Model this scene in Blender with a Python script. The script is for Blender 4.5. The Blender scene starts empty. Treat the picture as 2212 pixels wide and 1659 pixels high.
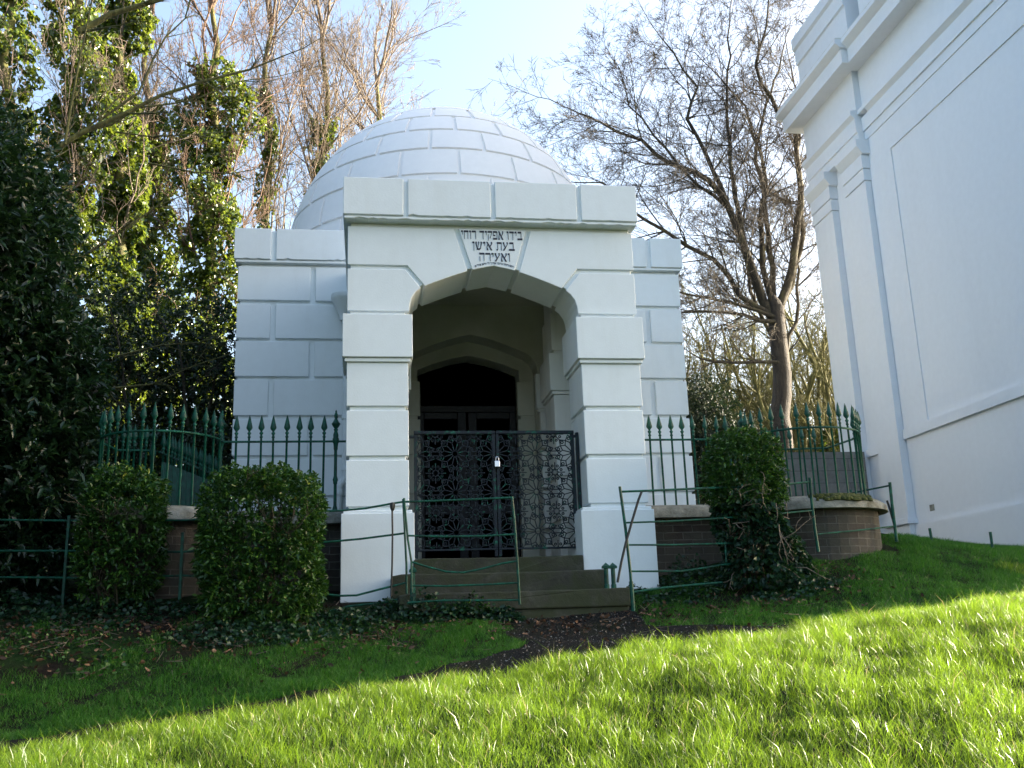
import bpy, math, random
import numpy as np
from mathutils import Vector, Matrix
sc = bpy.context.scene
R = math.radians
rng = np.random.default_rng(7)
random.seed(11)
PI = math.pi

# ------------------------------------------------------------------ camera, sky, sun, exposure
F, CX, CY = 2150.0, 1106.0, 829.5                 # focal length in pixels of a 2212 px wide picture
AX = np.array([[0.98889, -0.14488, -0.03254], [-0.00283, -0.23800, 0.97126], [0.14488, 0.95897, 0.24364]])
yaw, pitch, roll = 0.149933, 0.246116, -0.033490
_f = np.array([math.sin(yaw)*math.cos(pitch), math.cos(yaw)*math.cos(pitch), math.sin(pitch)])
_r0 = np.array([math.cos(yaw), -math.sin(yaw), 0.0]); _u0 = np.cross(_r0, _f)
_r = math.cos(roll)*_r0 + math.sin(roll)*_u0
_u = -math.sin(roll)*_r0 + math.cos(roll)*_u0
cam_d = bpy.data.cameras.new("camera"); cam = bpy.data.objects.new("camera", cam_d)
sc.collection.objects.link(cam)
cam.matrix_world = Matrix(((_r[0], _u[0], -_f[0], 0), (_r[1], _u[1], -_f[1], 0), (_r[2], _u[2], -_f[2], 0), (0, 0, 0, 1)))
cam_d.sensor_width = 36.0; cam_d.lens = 36.0*F/2212.0
cam_d.clip_start = 0.05; cam_d.clip_end = 2000
sc.camera = cam

SUN_EL = R(16.5); SUN_A = 0.16                     # the sun stands to the right, a little behind
sun_dir = Vector((1.0, SUN_A, 0)).normalized()*math.cos(SUN_EL) + Vector((0, 0, math.sin(SUN_EL)))
world = bpy.data.worlds.new("World"); sc.world = world; world.use_nodes = True
nt = world.node_tree; nt.nodes.clear()
sky = nt.nodes.new("ShaderNodeTexSky"); sky.sky_type = 'NISHITA'; sky.sun_disc = False
sky.sun_elevation = SUN_EL; sky.sun_rotation = math.atan2(1.0, SUN_A)
sky.air_density = 1.0; sky.dust_density = 5.0; sky.ozone_density = 1.0
bg = nt.nodes.new("ShaderNodeBackground"); bg.inputs[1].default_value = 0.118
wo = nt.nodes.new("ShaderNodeOutputWorld")
nt.links.new(sky.outputs[0], bg.inputs[0]); nt.links.new(bg.outputs[0], wo.inputs[0])
sun_d = bpy.data.lights.new("sun", 'SUN'); sun_d.energy = 4.8; sun_d.angle = R(0.5); sun_d.color = (1.0, 0.90, 0.72)
sun = bpy.data.objects.new("sun", sun_d); sc.collection.objects.link(sun)
sun.rotation_euler = (-sun_dir).to_track_quat('-Z', 'Y').to_euler()
sun.location = (30, 5, 20)
sc.view_settings.view_transform = 'Standard'; sc.view_settings.look = 'None'
sc.view_settings.gamma = 1.0; sc.view_settings.exposure = 2.47
sc.render.engine = 'CYCLES'
sc.cycles.max_bounces = 8; sc.cycles.transparent_max_bounces = 8; sc.cycles.transmission_bounces = 4

def at(px, py, Y):
    v = _f*F + _r*(px-CX) - _u*(py-CY)
    return v*Y/v[1]

# ------------------------------------------------------------------ helpers
def tag(o, label=None, cat=None, group=None, kind=None):
    if label: o["label"] = label
    if cat: o["category"] = cat
    if group: o["group"] = group
    if kind: o["kind"] = kind
    return o
ORG = {}
def thing(name, label, cat, loc=(0, 0, 0), group=None):
    o = bpy.data.objects.new(name, None); sc.collection.objects.link(o)
    o.location = loc; o.empty_display_size = 0.1
    ORG[o.name] = np.array(loc, float)
    return tag(o, label, cat, group)
def link_mesh(name, me, mat, parent=None, loc=None):
    o = bpy.data.objects.new(name, me); sc.collection.objects.link(o)
    if mat is not None and not me.materials: me.materials.append(mat)
    if parent is not None: o.parent = parent; ORG[o.name] = ORG[parent.name]
    else: ORG[o.name] = np.zeros(3)
    if loc is not None: o.location = loc
    return o
class MB:
    def __init__(s): s.v = []; s.f = []; s.uv = None
    def add(s, v, f):
        n = len(s.v); s.v += [tuple(map(float, p)) for p in v]; s.f += [tuple(i+n for i in q) for q in f]
    def box(s, x0, x1, y0, y1, z0, z1):
        s.add([(x0,y0,z0),(x1,y0,z0),(x1,y1,z0),(x0,y1,z0),(x0,y0,z1),(x1,y0,z1),(x1,y1,z1),(x0,y1,z1)],
              [(0,3,2,1),(4,5,6,7),(0,1,5,4),(1,2,6,5),(2,3,7,6),(3,0,4,7)])
    def prism(s, poly, a, b, axis='y'):
        n = len(poly)
        if axis == 'y': P = [(x, a, z) for x, z in poly]+[(x, b, z) for x, z in poly]
        elif axis == 'x': P = [(a, y, z) for y, z in poly]+[(b, y, z) for y, z in poly]
        else: P = [(x, y, a) for x, y in poly]+[(x, y, b) for x, y in poly]
        F_ = [tuple(range(n)), tuple(range(2*n-1, n-1, -1))]+[(i, i+n, (i+1) % n+n, (i+1) % n) for i in range(n)]
        s.add(P, F_)
    def tube(s, pts, rad, n=8, cap=True):
        pts = [Vector(p) for p in pts]; m = len(pts)
        if not hasattr(rad, '__len__'): rad = [rad]*m
        up = Vector((0.13, 0.31, 0.94)); V = []
        for i, p in enumerate(pts):
            d = (pts[min(i+1, m-1)]-pts[max(i-1, 0)]).normalized()
            a = d.cross(up)
            if a.length < .2: a = d.cross(Vector((1, 0, .1)))
            a.normalize(); b = d.cross(a)
            V += [tuple(p+(a*math.cos(2*PI*k/n)+b*math.sin(2*PI*k/n))*rad[i]) for k in range(n)]
        Fc = [(i*n+k, i*n+(k+1) % n, (i+1)*n+(k+1) % n, (i+1)*n+k) for i in range(m-1) for k in range(n)]
        if cap: Fc += [tuple(range(n-1, -1, -1)), tuple(range((m-1)*n, m*n))]
        s.add(V, Fc)
    def lathe(s, prof, c=(0, 0, 0), n=12, sy=1.0):
        V = [(c[0]+r*math.cos(2*PI*k/n), c[1]+sy*r*math.sin(2*PI*k/n), c[2]+z) for r, z in prof for k in range(n)]
        m = len(prof)
        Fc = [(i*n+k, i*n+(k+1) % n, (i+1)*n+(k+1) % n, (i+1)*n+k) for i in range(m-1) for k in range(n)]
        Fc += [tuple(range(n-1, -1, -1)), tuple(range((m-1)*n, m*n))]
        s.add(V, Fc)
    def build(s, name, mat, parent=None, bevel=0, smooth=False, seg=1):
        o0 = ORG[parent.name] if parent is not None else np.zeros(3)
        me = bpy.data.meshes.new(name)
        me.from_pydata([(p[0]-o0[0], p[1]-o0[1], p[2]-o0[2]) for p in s.v], [], s.f)
        if smooth:
            me.polygons.foreach_set('use_smooth', [True]*len(me.polygons))
            if hasattr(me, 'set_sharp_from_angle'): me.set_sharp_from_angle(angle=R(40))
        o = link_mesh(name, me, mat, parent)
        if bevel:
            m = o.modifiers.new("bevel", 'BEVEL'); m.width = bevel; m.segments = seg; m.limit_method = 'ANGLE'; m.angle_limit = R(35)
        return o
def np_mesh(name, V, Fq, mat, parent=None, smooth=False):
    """fast mesh from arrays; Fq is a list of (n,k) index arrays"""
    o0 = ORG[parent.name] if parent is not None else np.zeros(3)
    V = np.asarray(V, np.float32)-np.asarray(o0, np.float32)
    me = bpy.data.meshes.new(name)
    me.vertices.add(len(V)); me.vertices.foreach_set('co', V.ravel())
    idx = np.concatenate([f.ravel() for f in Fq]).astype(np.int32)
    tot = np.concatenate([np.full(len(f), f.shape[1], np.int32) for f in Fq])
    me.loops.add(len(idx)); me.loops.foreach_set('vertex_index', idx)
    st = np.concatenate([[0], np.cumsum(tot)[:-1]]).astype(np.int32)
    me.polygons.add(len(tot)); me.polygons.foreach_set('loop_start', st)
    if smooth: me.polygons.foreach_set('use_smooth', np.ones(len(tot), bool))
    me.update(calc_edges=True)
    return link_mesh(name, me, mat, parent)

# ------------------------------------------------------------------ materials
class NT:
    def __init__(s, name):
        s.m = bpy.data.materials.new(name); s.m.use_nodes = True; s.t = s.m.node_tree
        s.p = s.t.nodes['Principled BSDF']; s.out = s.t.nodes['Material Output']
    def n(s, typ, **kw):
        x = s.t.nodes.new(typ)
        for k, v in kw.items():
            if k.startswith('i_'): x.inputs[k[2:].replace('_', ' ')].default_value = v
            else: setattr(x, k, v)
        return x
    def l(s, a, b): s.t.links.new(a, b)
    def coords(s, kind='Object'): return s.n('ShaderNodeTexCoord').outputs[kind]
    def noise(s, scale, detail=4, rough=.55, vec=None, dist=0):
        x = s.n('ShaderNodeTexNoise'); x.inputs['Scale'].default_value = scale
        x.inputs['Detail'].default_value = detail; x.inputs['Roughness'].default_value = rough; x.inputs['Distortion'].default_value = dist
        s.l(vec if vec is not None else s.coords(), x.inputs['Vector']); return x.outputs['Fac']
    def ramp(s, fac, stops):
        x = s.n('ShaderNodeValToRGB'); e = x.color_ramp.elements
        while len(e) < len(stops): e.new(.5)
        for k, (p, c) in enumerate(stops):
            e[k].position = p; e[k].color = (*c, 1) if hasattr(c, '__len__') else (c, c, c, 1)
        s.l(fac, x.inputs[0]); return x.outputs[0]
    def mix(s, fac, a, b, mode='MIX'):
        x = s.n('ShaderNodeMix', data_type='RGBA', blend_type=mode)
        for i, q in ((0, fac), (6, a), (7, b)):
            if hasattr(q, 'is_output') or hasattr(q, 'links'): s.l(q, x.inputs[i])
            else: x.inputs[i].default_value = q if i == 0 else (*q, 1)
        return x.outputs[2]
    def bump(s, h, strength=.3, dist=.01):
        x = s.n('ShaderNodeBump'); x.inputs['Strength'].default_value = strength; x.inputs['Distance'].default_value = dist
        s.l(h, x.inputs['Height']); s.l(x.outputs[0], s.p.inputs['Normal'])
    def col(s, c):
        if hasattr(c, '__len__'): s.p.inputs['Base Color'].default_value = (*c, 1)
        else: s.l(c, s.p.inputs['Base Color'])
    def rough(s, r): s.p.inputs['Roughness'].default_value = r
    def rnd(s): return s.n('ShaderNodeNewGeometry').outputs['Random Per Island']

def white_paint(name, base, dirt, dscale=1.2, bscale=55, bs=.16):
    m = NT(name); vec = m.coords()
    mp = m.n('ShaderNodeMapping'); mp.inputs['Scale'].default_value = (3, 3, .5); m.l(vec, mp.inputs[0])
    st = m.ramp(m.noise(dscale, 6, .65, mp.outputs[0]), [(.50, 0.), (.78, 1.)])
    fine = m.ramp(m.noise(9, 5, .6, vec), [(.35, .965), (.7, 1.)])
    c = m.mix(st, base, dirt)
    m.col(m.mix(1.0, c, fine, 'MULTIPLY'))
    m.rough(.62)
    b = m.mix(.35, m.noise(bscale, 3, .6, vec), m.noise(7, 3, .5, vec))
    m.bump(b, bs, .012); return m.m
M = {}
M['white'] = white_paint('white_paint', (.78, .83, .845), (.73, .77, .77))
M['white_dome'] = white_paint('white_dome_paint', (.92, .895, .87), (.89, .87, .85))
M['white_hall'] = white_paint('white_hall_paint', (.73, .76, .79), (.70, .73, .76), .5, 40, .05)
def m_moss_edge():
    m = NT('weathered_cornice_paint'); vec = m.coords()
    n = m.ramp(m.noise(3.5, 8, .75, vec), [(.46, (.66, .67, .63)), (.62, (.30, .31, .26)), (.75, (.10, .11, .08))]); m.col(n); m.rough(.8); return m.m
M['cornice_worn'] = m_moss_edge()
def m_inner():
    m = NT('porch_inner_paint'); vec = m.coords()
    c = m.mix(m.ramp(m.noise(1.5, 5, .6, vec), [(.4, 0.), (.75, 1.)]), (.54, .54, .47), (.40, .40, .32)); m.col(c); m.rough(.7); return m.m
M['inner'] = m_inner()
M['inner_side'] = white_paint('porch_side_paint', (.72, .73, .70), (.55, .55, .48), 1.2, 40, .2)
def m_green():
    m = NT('green_iron_paint'); vec = m.coords()
    c = m.ramp(m.noise(14, 6, .65, vec), [(.30, (.004, .022, .016)), (.50, (.004, .062, .040)), (.72, (.008, .13, .080))])
    rust = m.ramp(m.noise(23, 5, .7, vec), [(.60, 0.), (.72, 1.)])
    m.col(m.mix(rust, c, (.045, .028, .018))); m.rough(.45); m.p.inputs['Specular IOR Level'].default_value = .28
    m.bump(m.noise(90, 2, .5, vec), .25, .004); return m.m
M['green'] = m_green()
def m_gate():
    m = NT('flaked_gate_paint'); vec = m.coords()
    fl = m.ramp(m.noise(17, 6, .7, vec), [(.56, 0.), (.62, 1.)])
    m.col(m.mix(fl, (.005, .011, .018), (.006, .10, .062))); m.rough(.55); m.p.inputs['Specular IOR Level'].default_value = .3; m.bump(m.noise(60, 3, .6, vec), .3, .004); return m.m
M['gate'] = m_gate()
def m_rail_dark():
    m = NT('dark_iron'); vec = m.coords()
    m.col(m.ramp(m.noise(20, 5, .6, vec), [(.35, (.012, .018, .018)), (.65, (.03, .022, .018))])); m.rough(.5); return m.m
M['darkiron'] = m_rail_dark()
def m_steps():
    m = NT('mossy_step_stone'); vec = m.coords()
    a = m.ramp(m.noise(4, 8, .7, vec), [(.32, (.016, .016, .012)), (.52, (.038, .038, .028)), (.75, (.095, .092, .074))])
    g = m.ramp(m.noise(2.6, 6, .7, vec, .6), [(.38, 0.), (.58, .9)])
    m.col(m.mix(g, a, (.026, .034, .010))); m.rough(.85); m.bump(m.noise(30, 6, .7, vec), .6, .012); return m.m
M['steps'] = m_steps()
def m_door():
    m = NT('dark_door_paint'); m.col((.008, .014, .014)); m.rough(.5); return m.m
M['door'] = m_door()
def m_doorframe():
    m = NT('dark_door_frame_paint'); m.col((.008, .009, .014)); m.rough(.6); return m.m
M['doorframe'] = m_doorframe()
def m_simple(name, c, r=.5, metal=0):
    m = NT(name); m.col(c); m.rough(r); m.p.inputs['Metallic'].default_value = metal; return m.m
M['ink'] = m_simple('painted_letter_black', (.012, .012, .03), .5)
M['steel'] = m_simple('padlock_steel', (.72, .72, .78), .28, 1)
def m_glass():
    m = NT('skylight_glass'); m.col((.55, .68, .62)); m.rough(.12); m.p.inputs['Alpha'].default_value = .75; return m.m
M['glass'] = m_glass()
def m_brick():
    m = NT('old_brick'); uv = m.coords('UV')
    b = m.n('ShaderNodeTexBrick'); wv = m.n('ShaderNodeVectorMath', operation='MULTIPLY_ADD'); nn_ = m.n('ShaderNodeTexNoise'); nn_.inputs['Scale'].default_value = 9; m.l(m.coords(), nn_.inputs['Vector']); m.l(nn_.outputs['Color'], wv.inputs[0]); wv.inputs[1].default_value = (.012, .012, 0); m.l(uv, wv.inputs[2]); m.l(wv.outputs[0], b.inputs['Vector'])
    b.inputs['Scale'].default_value = 1; b.inputs['Brick Width'].default_value = .215; b.inputs['Row Height'].default_value = .078
    b.inputs['Mortar Size'].default_value = .006; b.inputs['Mortar Smooth'].default_value = .4; b.offset = .5
    b.inputs['Color1'].default_value = (.044, .030, .025, 1); b.inputs['Color2'].default_value = (.078, .070, .056, 1); b.inputs['Mortar'].default_value = (.15, .145, .125, 1)
    vec = m.coords()
    d = m.ramp(m.noise(5, 7, .7, vec), [(.3, .35), (.7, 1.15)])
    c = m.mix(1.0, b.outputs['Color'], d, 'MULTIPLY')
    c = m.mix(m.ramp(m.noise(3.2, 7, .75, vec), [(.45, 0.), (.60, .6)]), c, (.040, .041, .038))
    g = m.ramp(m.noise(1.3, 6, .7, vec), [(.46, 0.), (.66, .8)])
    m.col(m.mix(g, c, (.040, .042, .026))); m.rough(.9)
    h = m.mix(.5, m.ramp(b.outputs['Fac'], [(0, 1.), (1, 0.)]), m.noise(40, 5, .7, vec)); m.bump(h, .7, .012); return m.m
M['brick'] = m_brick()
def m_coping():
    m = NT('lichen_coping_stone'); vec = m.coords()
    a = m.ramp(m.noise(7, 8, .75, vec), [(.3, (.075, .075, .055)), (.5, (.20, .20, .165)), (.72, (.34, .34, .29))])
    g = m.ramp(m.noise(1.9, 5, .6, vec), [(.55, 0.), (.63, 1.)])
    m.col(m.mix(g, a, (.062, .060, .030))); m.rough(.92); m.bump(m.noise(35, 6, .75, vec), .7, .015); return m.m
M['coping'] = m_coping()
def m_mossy():
    m = NT('moss'); vec = m.coords(); m.col(m.ramp(m.noise(25, 5, .7, vec), [(.3, (.02, .032, .006)), (.7, (.085, .095, .012))])); m.rough(1); m.bump(m.noise(80, 4, .7, vec), 1, .02); return m.m
M['moss'] = m_mossy()
def m_blocks():
    m = NT('concrete_blockwork'); vec = m.coords()
    b = m.n('ShaderNodeTexBrick'); mp = m.n('ShaderNodeMapping'); mp.inputs['Rotation'].default_value = (R(90), 0, 0); m.l(vec, mp.inputs[0]); m.l(mp.outputs[0], b.inputs['Vector'])
    b.inputs['Scale'].default_value = 1; b.inputs['Brick Width'].default_value = .45; b.inputs['Row Height'].default_value = .22; b.inputs['Mortar Size'].default_value = .006
    b.inputs['Color1'].default_value = (.17, .165, .15, 1); b.inputs['Color2'].default_value = (.21, .20, .18, 1); b.inputs['Mortar'].default_value = (.09, .09, .08, 1)
    m.col(m.mix(1.0, b.outputs['Color'], m.ramp(m.noise(9, 6, .7, vec), [(.3, .7), (.7, 1.05)]), 'MULTIPLY')); m.rough(.95); m.bump(m.noise(60, 4, .7, vec), .4, .01); return m.m
M['blocks'] = m_blocks()
def leaf_mat(name, c0, c1, c2, trans, tmix=.35, rough=.38, spec=.5):
    m = NT(name); r = m.rnd()
    c = m.ramp(r, [(0, c0), (.55, c1), (1, c2)]); m.col(c); m.rough(rough); m.p.inputs['Specular IOR Level'].default_value = spec
    t = m.n('ShaderNodeBsdfTranslucent'); tc = m.ramp(r, [(0, tuple(x*.7 for x in trans)), (1, trans)]); m.l(tc, t.inputs[0])
    mx = m.n('ShaderNodeMixShader'); mx.inputs[0].default_value = tmix
    m.l(m.p.outputs[0], mx.inputs[1]); m.l(t.outputs[0], mx.inputs[2]); m.l(mx.outputs[0], m.out.inputs[0]); return m.m
M['laurel'] = leaf_mat('laurel_leaf', (.006, .020, .010), (.011, .034, .014), (.024, .058, .018), (.04, .10, .02), .22, .33, .5)
M['holly'] = leaf_mat('dark_evergreen_leaf', (.008, .022, .010), (.014, .038, .014), (.025, .055, .016), (.04, .09, .02), .22, .38)
M['shrub'] = leaf_mat('glossy_shrub_leaf', (.010, .038, .009), (.022, .075, .014), (.075, .16, .02), (.07, .18, .02), .25, .36, .42)
M['shrub_tip'] = leaf_mat('young_shrub_leaf', (.14, .20, .03), (.20, .26, .04), (.30, .28, .05), (.25, .30, .05), .3, .4)
M['ivy'] = leaf_mat('ivy_leaf', (.014, .036, .008), (.040, .080, .014), (.14, .18, .04), (.24, .31, .03), .38, .26, .7)
M['ivy_dark'] = leaf_mat('dark_ivy_leaf', (.006, .024, .014), (.010, .038, .018), (.024, .07, .024), (.03, .09, .02), .2, .42, .35)
M['yew'] = leaf_mat('yew_needle', (.006, .016, .010), (.010, .024, .012), (.02, .04, .014), (.03, .06, .015), .15, .5)
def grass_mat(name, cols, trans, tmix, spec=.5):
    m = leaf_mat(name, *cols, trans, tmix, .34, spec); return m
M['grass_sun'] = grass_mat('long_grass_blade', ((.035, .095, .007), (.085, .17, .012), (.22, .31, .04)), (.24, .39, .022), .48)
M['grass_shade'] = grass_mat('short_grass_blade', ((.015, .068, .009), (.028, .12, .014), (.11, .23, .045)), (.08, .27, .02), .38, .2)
M['straw'] = grass_mat('dead_grass_blade', ((.28, .22, .10), (.42, .36, .18), (.6, .55, .34)), (.4, .34, .16), .4)
M['deadleaf'] = leaf_mat('fallen_leaf', (.022, .014, .010), (.055, .030, .018), (.17, .10, .06), (.06, .03, .015), .15, .6, .3)
def bark(name, a, b, c, sc_=6):
    m = NT(name); vec = m.coords()
    mp = m.n('ShaderNodeMapping'); mp.inputs['Scale'].default_value = (1, 1, .25); m.l(vec, mp.inputs[0])
    m.col(m.ramp(m.noise(sc_, 7, .7, mp.outputs[0]), [(.32, a), (.52, b), (.72, c)])); m.rough(.85); m.bump(m.noise(sc_*3, 6, .75, mp.outputs[0]), 1., .05); return m.m
M['bark'] = bark('grey_bark', (.040, .034, .026), (.085, .072, .050), (.15, .13, .085))
M['twig_grey'] = bark('grey_twig_bark', (.045, .036, .028), (.105, .086, .066), (.19, .16, .11), 3)
M['bark_grey'] = bark('grey_trunk_bark', (.018, .015, .012), (.042, .034, .027), (.085, .072, .055), 9)
M['bark_dark'] = bark('dark_grey_bark', (.024, .020, .015), (.058, .048, .030), (.125, .12, .05))
M['bark_moss'] = bark('mossy_bark', (.045, .040, .018), (.13, .125, .035), (.26, .25, .07))
M['twig'] = bark('pale_twig_bark', (.10, .075, .055), (.20, .155, .115), (.30, .25, .18), 3)
M['twig_red'] = bark('reddish_twig_bark', (.09, .052, .036), (.17, .105, .07), (.25, .18, .11), 3)
def m_ground():
    m = NT('lawn_soil'); vec = m.coords()
    a = m.ramp(m.noise(6, 8, .75, vec), [(.30, (.005, .004, .003)), (.55, (.014, .011, .008)), (.78, (.040, .030, .020))])
    g = m.ramp(m.noise(1.3, 6, .65, vec), [(.42, 0.), (.60, 1.)])
    m.col(m.mix(g, a, (.010, .030, .006))); m.rough(1); m.p.inputs['Specular IOR Level'].default_value = .1; m.bump(m.noise(25, 6, .75, vec), .8, .03); return m.m
M['ground'] = m_ground()
def m_path():
    m = NT('mossy_tarmac'); vec = m.coords()
    a = m.ramp(m.noise(110, 6, .85, vec), [(.40, (.003, .003, .003)), (.56, (.014, .014, .014)), (.68, (.12, .115, .11))])
    g = m.ramp(m.noise(2.3, 7, .7, vec), [(.44, 0.), (.66, 1.)])
    m.col(m.mix(g, a, (.012, .016, .007))); m.rough(1); m.p.inputs['Specular IOR Level'].default_value = .1; m.bump(m.noise(70, 4, .8, vec), .8, .012); return m.m
M['path'] = m_path()

# ------------------------------------------------------------------ terrain
CP = np.array([(-2.04,6.30,-.55),(-1.20,6.50,-.45),(-.26,6.80,-.33),(.99,7.00,-.23),(2.72,7.20,-.05),(5.24,7.50,.21),
 (-2.33,7.20,-.56),(-.30,7.80,-.30),(2.33,8.30,-.09),(4.52,8.50,.13),(6.16,8.80,.33),(1.74,9.30,.12),(2.44,9.30,.15),
 (-.24,9.90,.33),(2.91,9.90,.39),(3.63,10.0,.50),(4.57,9.90,.75),(5.52,10.3,.84),(6.3,10.3,.86),(8.98,15.5,1.40),(9.19,13.0,.98),(7.76,11.0,.80),
 (-3.52,10.5,.47),(-2.88,10.5,.50),(-2.07,9.80,.38),(-.86,9.00,.17),(1.10,9.00,.10),(-2.33,8.60,.0),(-2.59,7.90,-.24),
 (-1.5,4.5,-.86),(.5,4.6,-.74),(2.6,4.8,-.47),(4.6,5.4,-.16),(0,2.5,-1.15),(3,2.5,-.85),(-2,12.5,1.0),(4,14,1.25),(1,18,1.5),(-6,12,.6),(-8,18,1.2),(10,22,1.9),(-4,5.5,-.85),(9,7,.55)])
_A = np.c_[np.ones(len(CP)), CP[:, :2]]
_pl = np.linalg.lstsq(_A, CP[:, 2], rcond=None)[0]
def _phi(d): return np.exp(-(d/2.2)**2)
_D = np.hypot(CP[:, None, 0]-CP[None, :, 0], CP[:, None, 1]-CP[None, :, 1])
_w = np.linalg.solve(_phi(_D)+np.eye(len(CP))*.12, CP[:, 2]-_A@_pl)
def gz(X, Y):
    X = np.asarray(X, float); Y = np.asarray(Y, float)
    xc = 14*np.tanh(X/14); yc = 11+16*np.tanh((Y-11)/16)
    z = _pl[0]+_pl[1]*xc+_pl[2]*yc
    d = np.hypot(X[..., None]-CP[:, 0], Y[..., None]-CP[:, 1])
    z = z+_phi(d)@_w
    z = z+.012*np.sin(3.1*X+1.3*Y)+.010*np.sin(5.3*Y-2.2*X+1)+.006*np.sin(9*X+7*Y)
    return z
def g1(x, y): return float(gz(np.array([x]), np.array([y]))[0])
def crest(X): return 6.62+.165*(np.asarray(X, float)+.1)
def wob(X, Y, s=1.0): return np.sin(2.1*X*s+.7)*np.cos(1.7*Y*s+.4)+.6*np.sin(4.3*X*s-1.9*Y*s)+.4*np.cos(7.7*Y*s+5.1*X*s)
def on_path(X, Y):
    c = crest(X); w = .05*wob(X, Y, 1.6)
    band = (Y > c+.02+w) & (Y < c+.30+w+.12*np.clip(X-.2, 0, 1.5)) & (X < 3.2)
    lf = 1.25+.10*np.sin(Y*5)+w*1.2; rt = 2.52+.08*np.sin(Y*4)+w+np.maximum(0, 8.7-Y)*.9
    return band | ((Y > c) & (Y < 9.38) & (X > lf-np.maximum(0, 8.2-Y)*.9) & (X < rt))
gx = np.concatenate([-np.geomspace(160, 7.2, 24), np.arange(-7, 11.01, .16), np.geomspace(11.3, 160, 24)])
gy = np.concatenate([-np.geomspace(120, .4, 16), np.arange(0, 13.01, .16), np.geomspace(13.3, 240, 34)])
GX, GY = np.meshgrid(gx, gy)
GV = np.c_[GX.ravel(), GY.ravel(), gz(GX, GY).ravel()]
nx, ny = len(gx), len(gy)
ii = (np.arange(ny-1)[:, None]*nx+np.arange(nx-1)[None, :]).ravel()
o = np_mesh('ground', GV, [np.c_[ii, ii+1, ii+nx+1, ii+nx]], M['ground'], smooth=True); tag(o, kind='structure')
px_ = np.arange(-5.5, 8.5, .05); py_ = np.arange(5.4, 9.5, .05)
PX, PY = np.meshgrid(px_, py_); keep = on_path(PX[:-1, :-1]+.025, PY[:-1, :-1]+.025)
nx = len(px_); base = (np.arange(len(py_)-1)[:, None]*nx+np.arange(nx-1)[None, :])[keep]
q = np.c_[base, base+1, base+nx+1, base+nx]; used, inv = np.unique(q.ravel(), return_inverse=True)
PV = np.c_[PX.ravel(), PY.ravel(), gz(PX, PY).ravel()+.006][used]
o = np_mesh('path', PV, [inv.reshape(-1, 4)], M['path'], smooth=True); tag(o, kind='structure')

# ------------------------------------------------------------------ mausoleum
mau = thing('mausoleum', 'small white domed building of grooved blocks with an arched porch', 'mausoleum', (1.35, 10, .4))
XL, XR = -.20, 2.905; IL, IR = .43, 2.262
ZR = [(1.28, 1.745), (1.79, 2.258), (2.305, 2.765)]
Yf, Yb = 10.0, 10.68
for (a, b, s) in ((XL, IL, -1), (IR, XR, 1)):
    m = MB()
    m.box(a+.03, b-.03, Yf+.03, Yb-.03, .12, 3.36)
    ba, bb = (-.242, .478) if s < 0 else (2.17, 2.94)
    m.box(ba, bb, Yf-.05, Yb+.04, .345 if s < 0 else .40, 1.205)
    m.box(ba+.02, bb-.02, Yf-.03, Yb+.02, 1.2055, 1.236)
    for z0, z1 in ZR: m.box(a, b, Yf, Yb, z0, z1)
    m.box(a-.045, b+.045, Yf-.055, Yb+.05, 2.812, 3.275)
    m.box(a-.022, b+.022, Yf-.028, Yb+.03, 2.768, 2.808)
    m.build('porch_pier', M['white'], mau, bevel=.005)
# arch
arcL = [(.444, 3.32), (.450, 3.40), (.470, 3.475), (.515, 3.545), (.598, 3.605), (.75, 3.670), (.90, 3.728), (1.05, 3.782), (1.20, 3.822), (1.35, 3.853)]
arcR = [(2.70-x, z) for x, z in reversed(arcL)][1:]
arcR = [(min(x, 2.262), z) for x, z in arcR]
def arc_off(d):
    pts = arcL+arcR; out = []
    for x, z in pts:
        cx_, cz_ = 1.35, 2.9; dx, dz = x-cx_, z-cz_; L = math.hypot(dx, dz); out.append((x+dx/L*d, z+dz/L*d))
    return out
m = MB()
oo = arc_off(.03)
m.prism([(XL+.03, 3.321)]+[(oo[0][0], 3.321)]+oo[1:-1]+[(oo[-1][0], 3.321), (XR-.03, 3.321), (XR-.03, 4.318), (XL+.03, 4.318)], Yf+.03, Yb-.03)
def mir(P): return [(2.70-x, z) for x, z in P][::-1]
spring = [(XL, 3.327), (.444, 3.327)]+arcL[1:4]+[(.568, 3.588), (.405, 3.792), (XL, 3.792)]
m.prism(spring, Yf, Yb)
m.prism([(min(x, XR) if x < 2.8 else XR, z) for x, z in mir(spring)], Yf, Yb)
sp = [(XL, 3.838), (.428, 3.838), (.612, 3.612)]+arcL[5:8]+[(1.068, 3.788), (.928, 4.272), (XL, 4.272)]
m.prism(sp, Yf, Yb); m.prism([(XR if x > 2.8 else x, z) for x, z in mir(sp)], Yf, Yb)
m.build('porch_arch', M['white'], mau, bevel=.005)
m = MB(); m.prism([(1.122, 3.803), (1.20, 3.822), (1.35, 3.853), (1.50, 3.822), (1.582, 3.803), (1.722, 4.272), (.982, 4.272)], Yf-.004, Yb)
key = m.build('keystone', M['white'], mau, bevel=.005)
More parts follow.
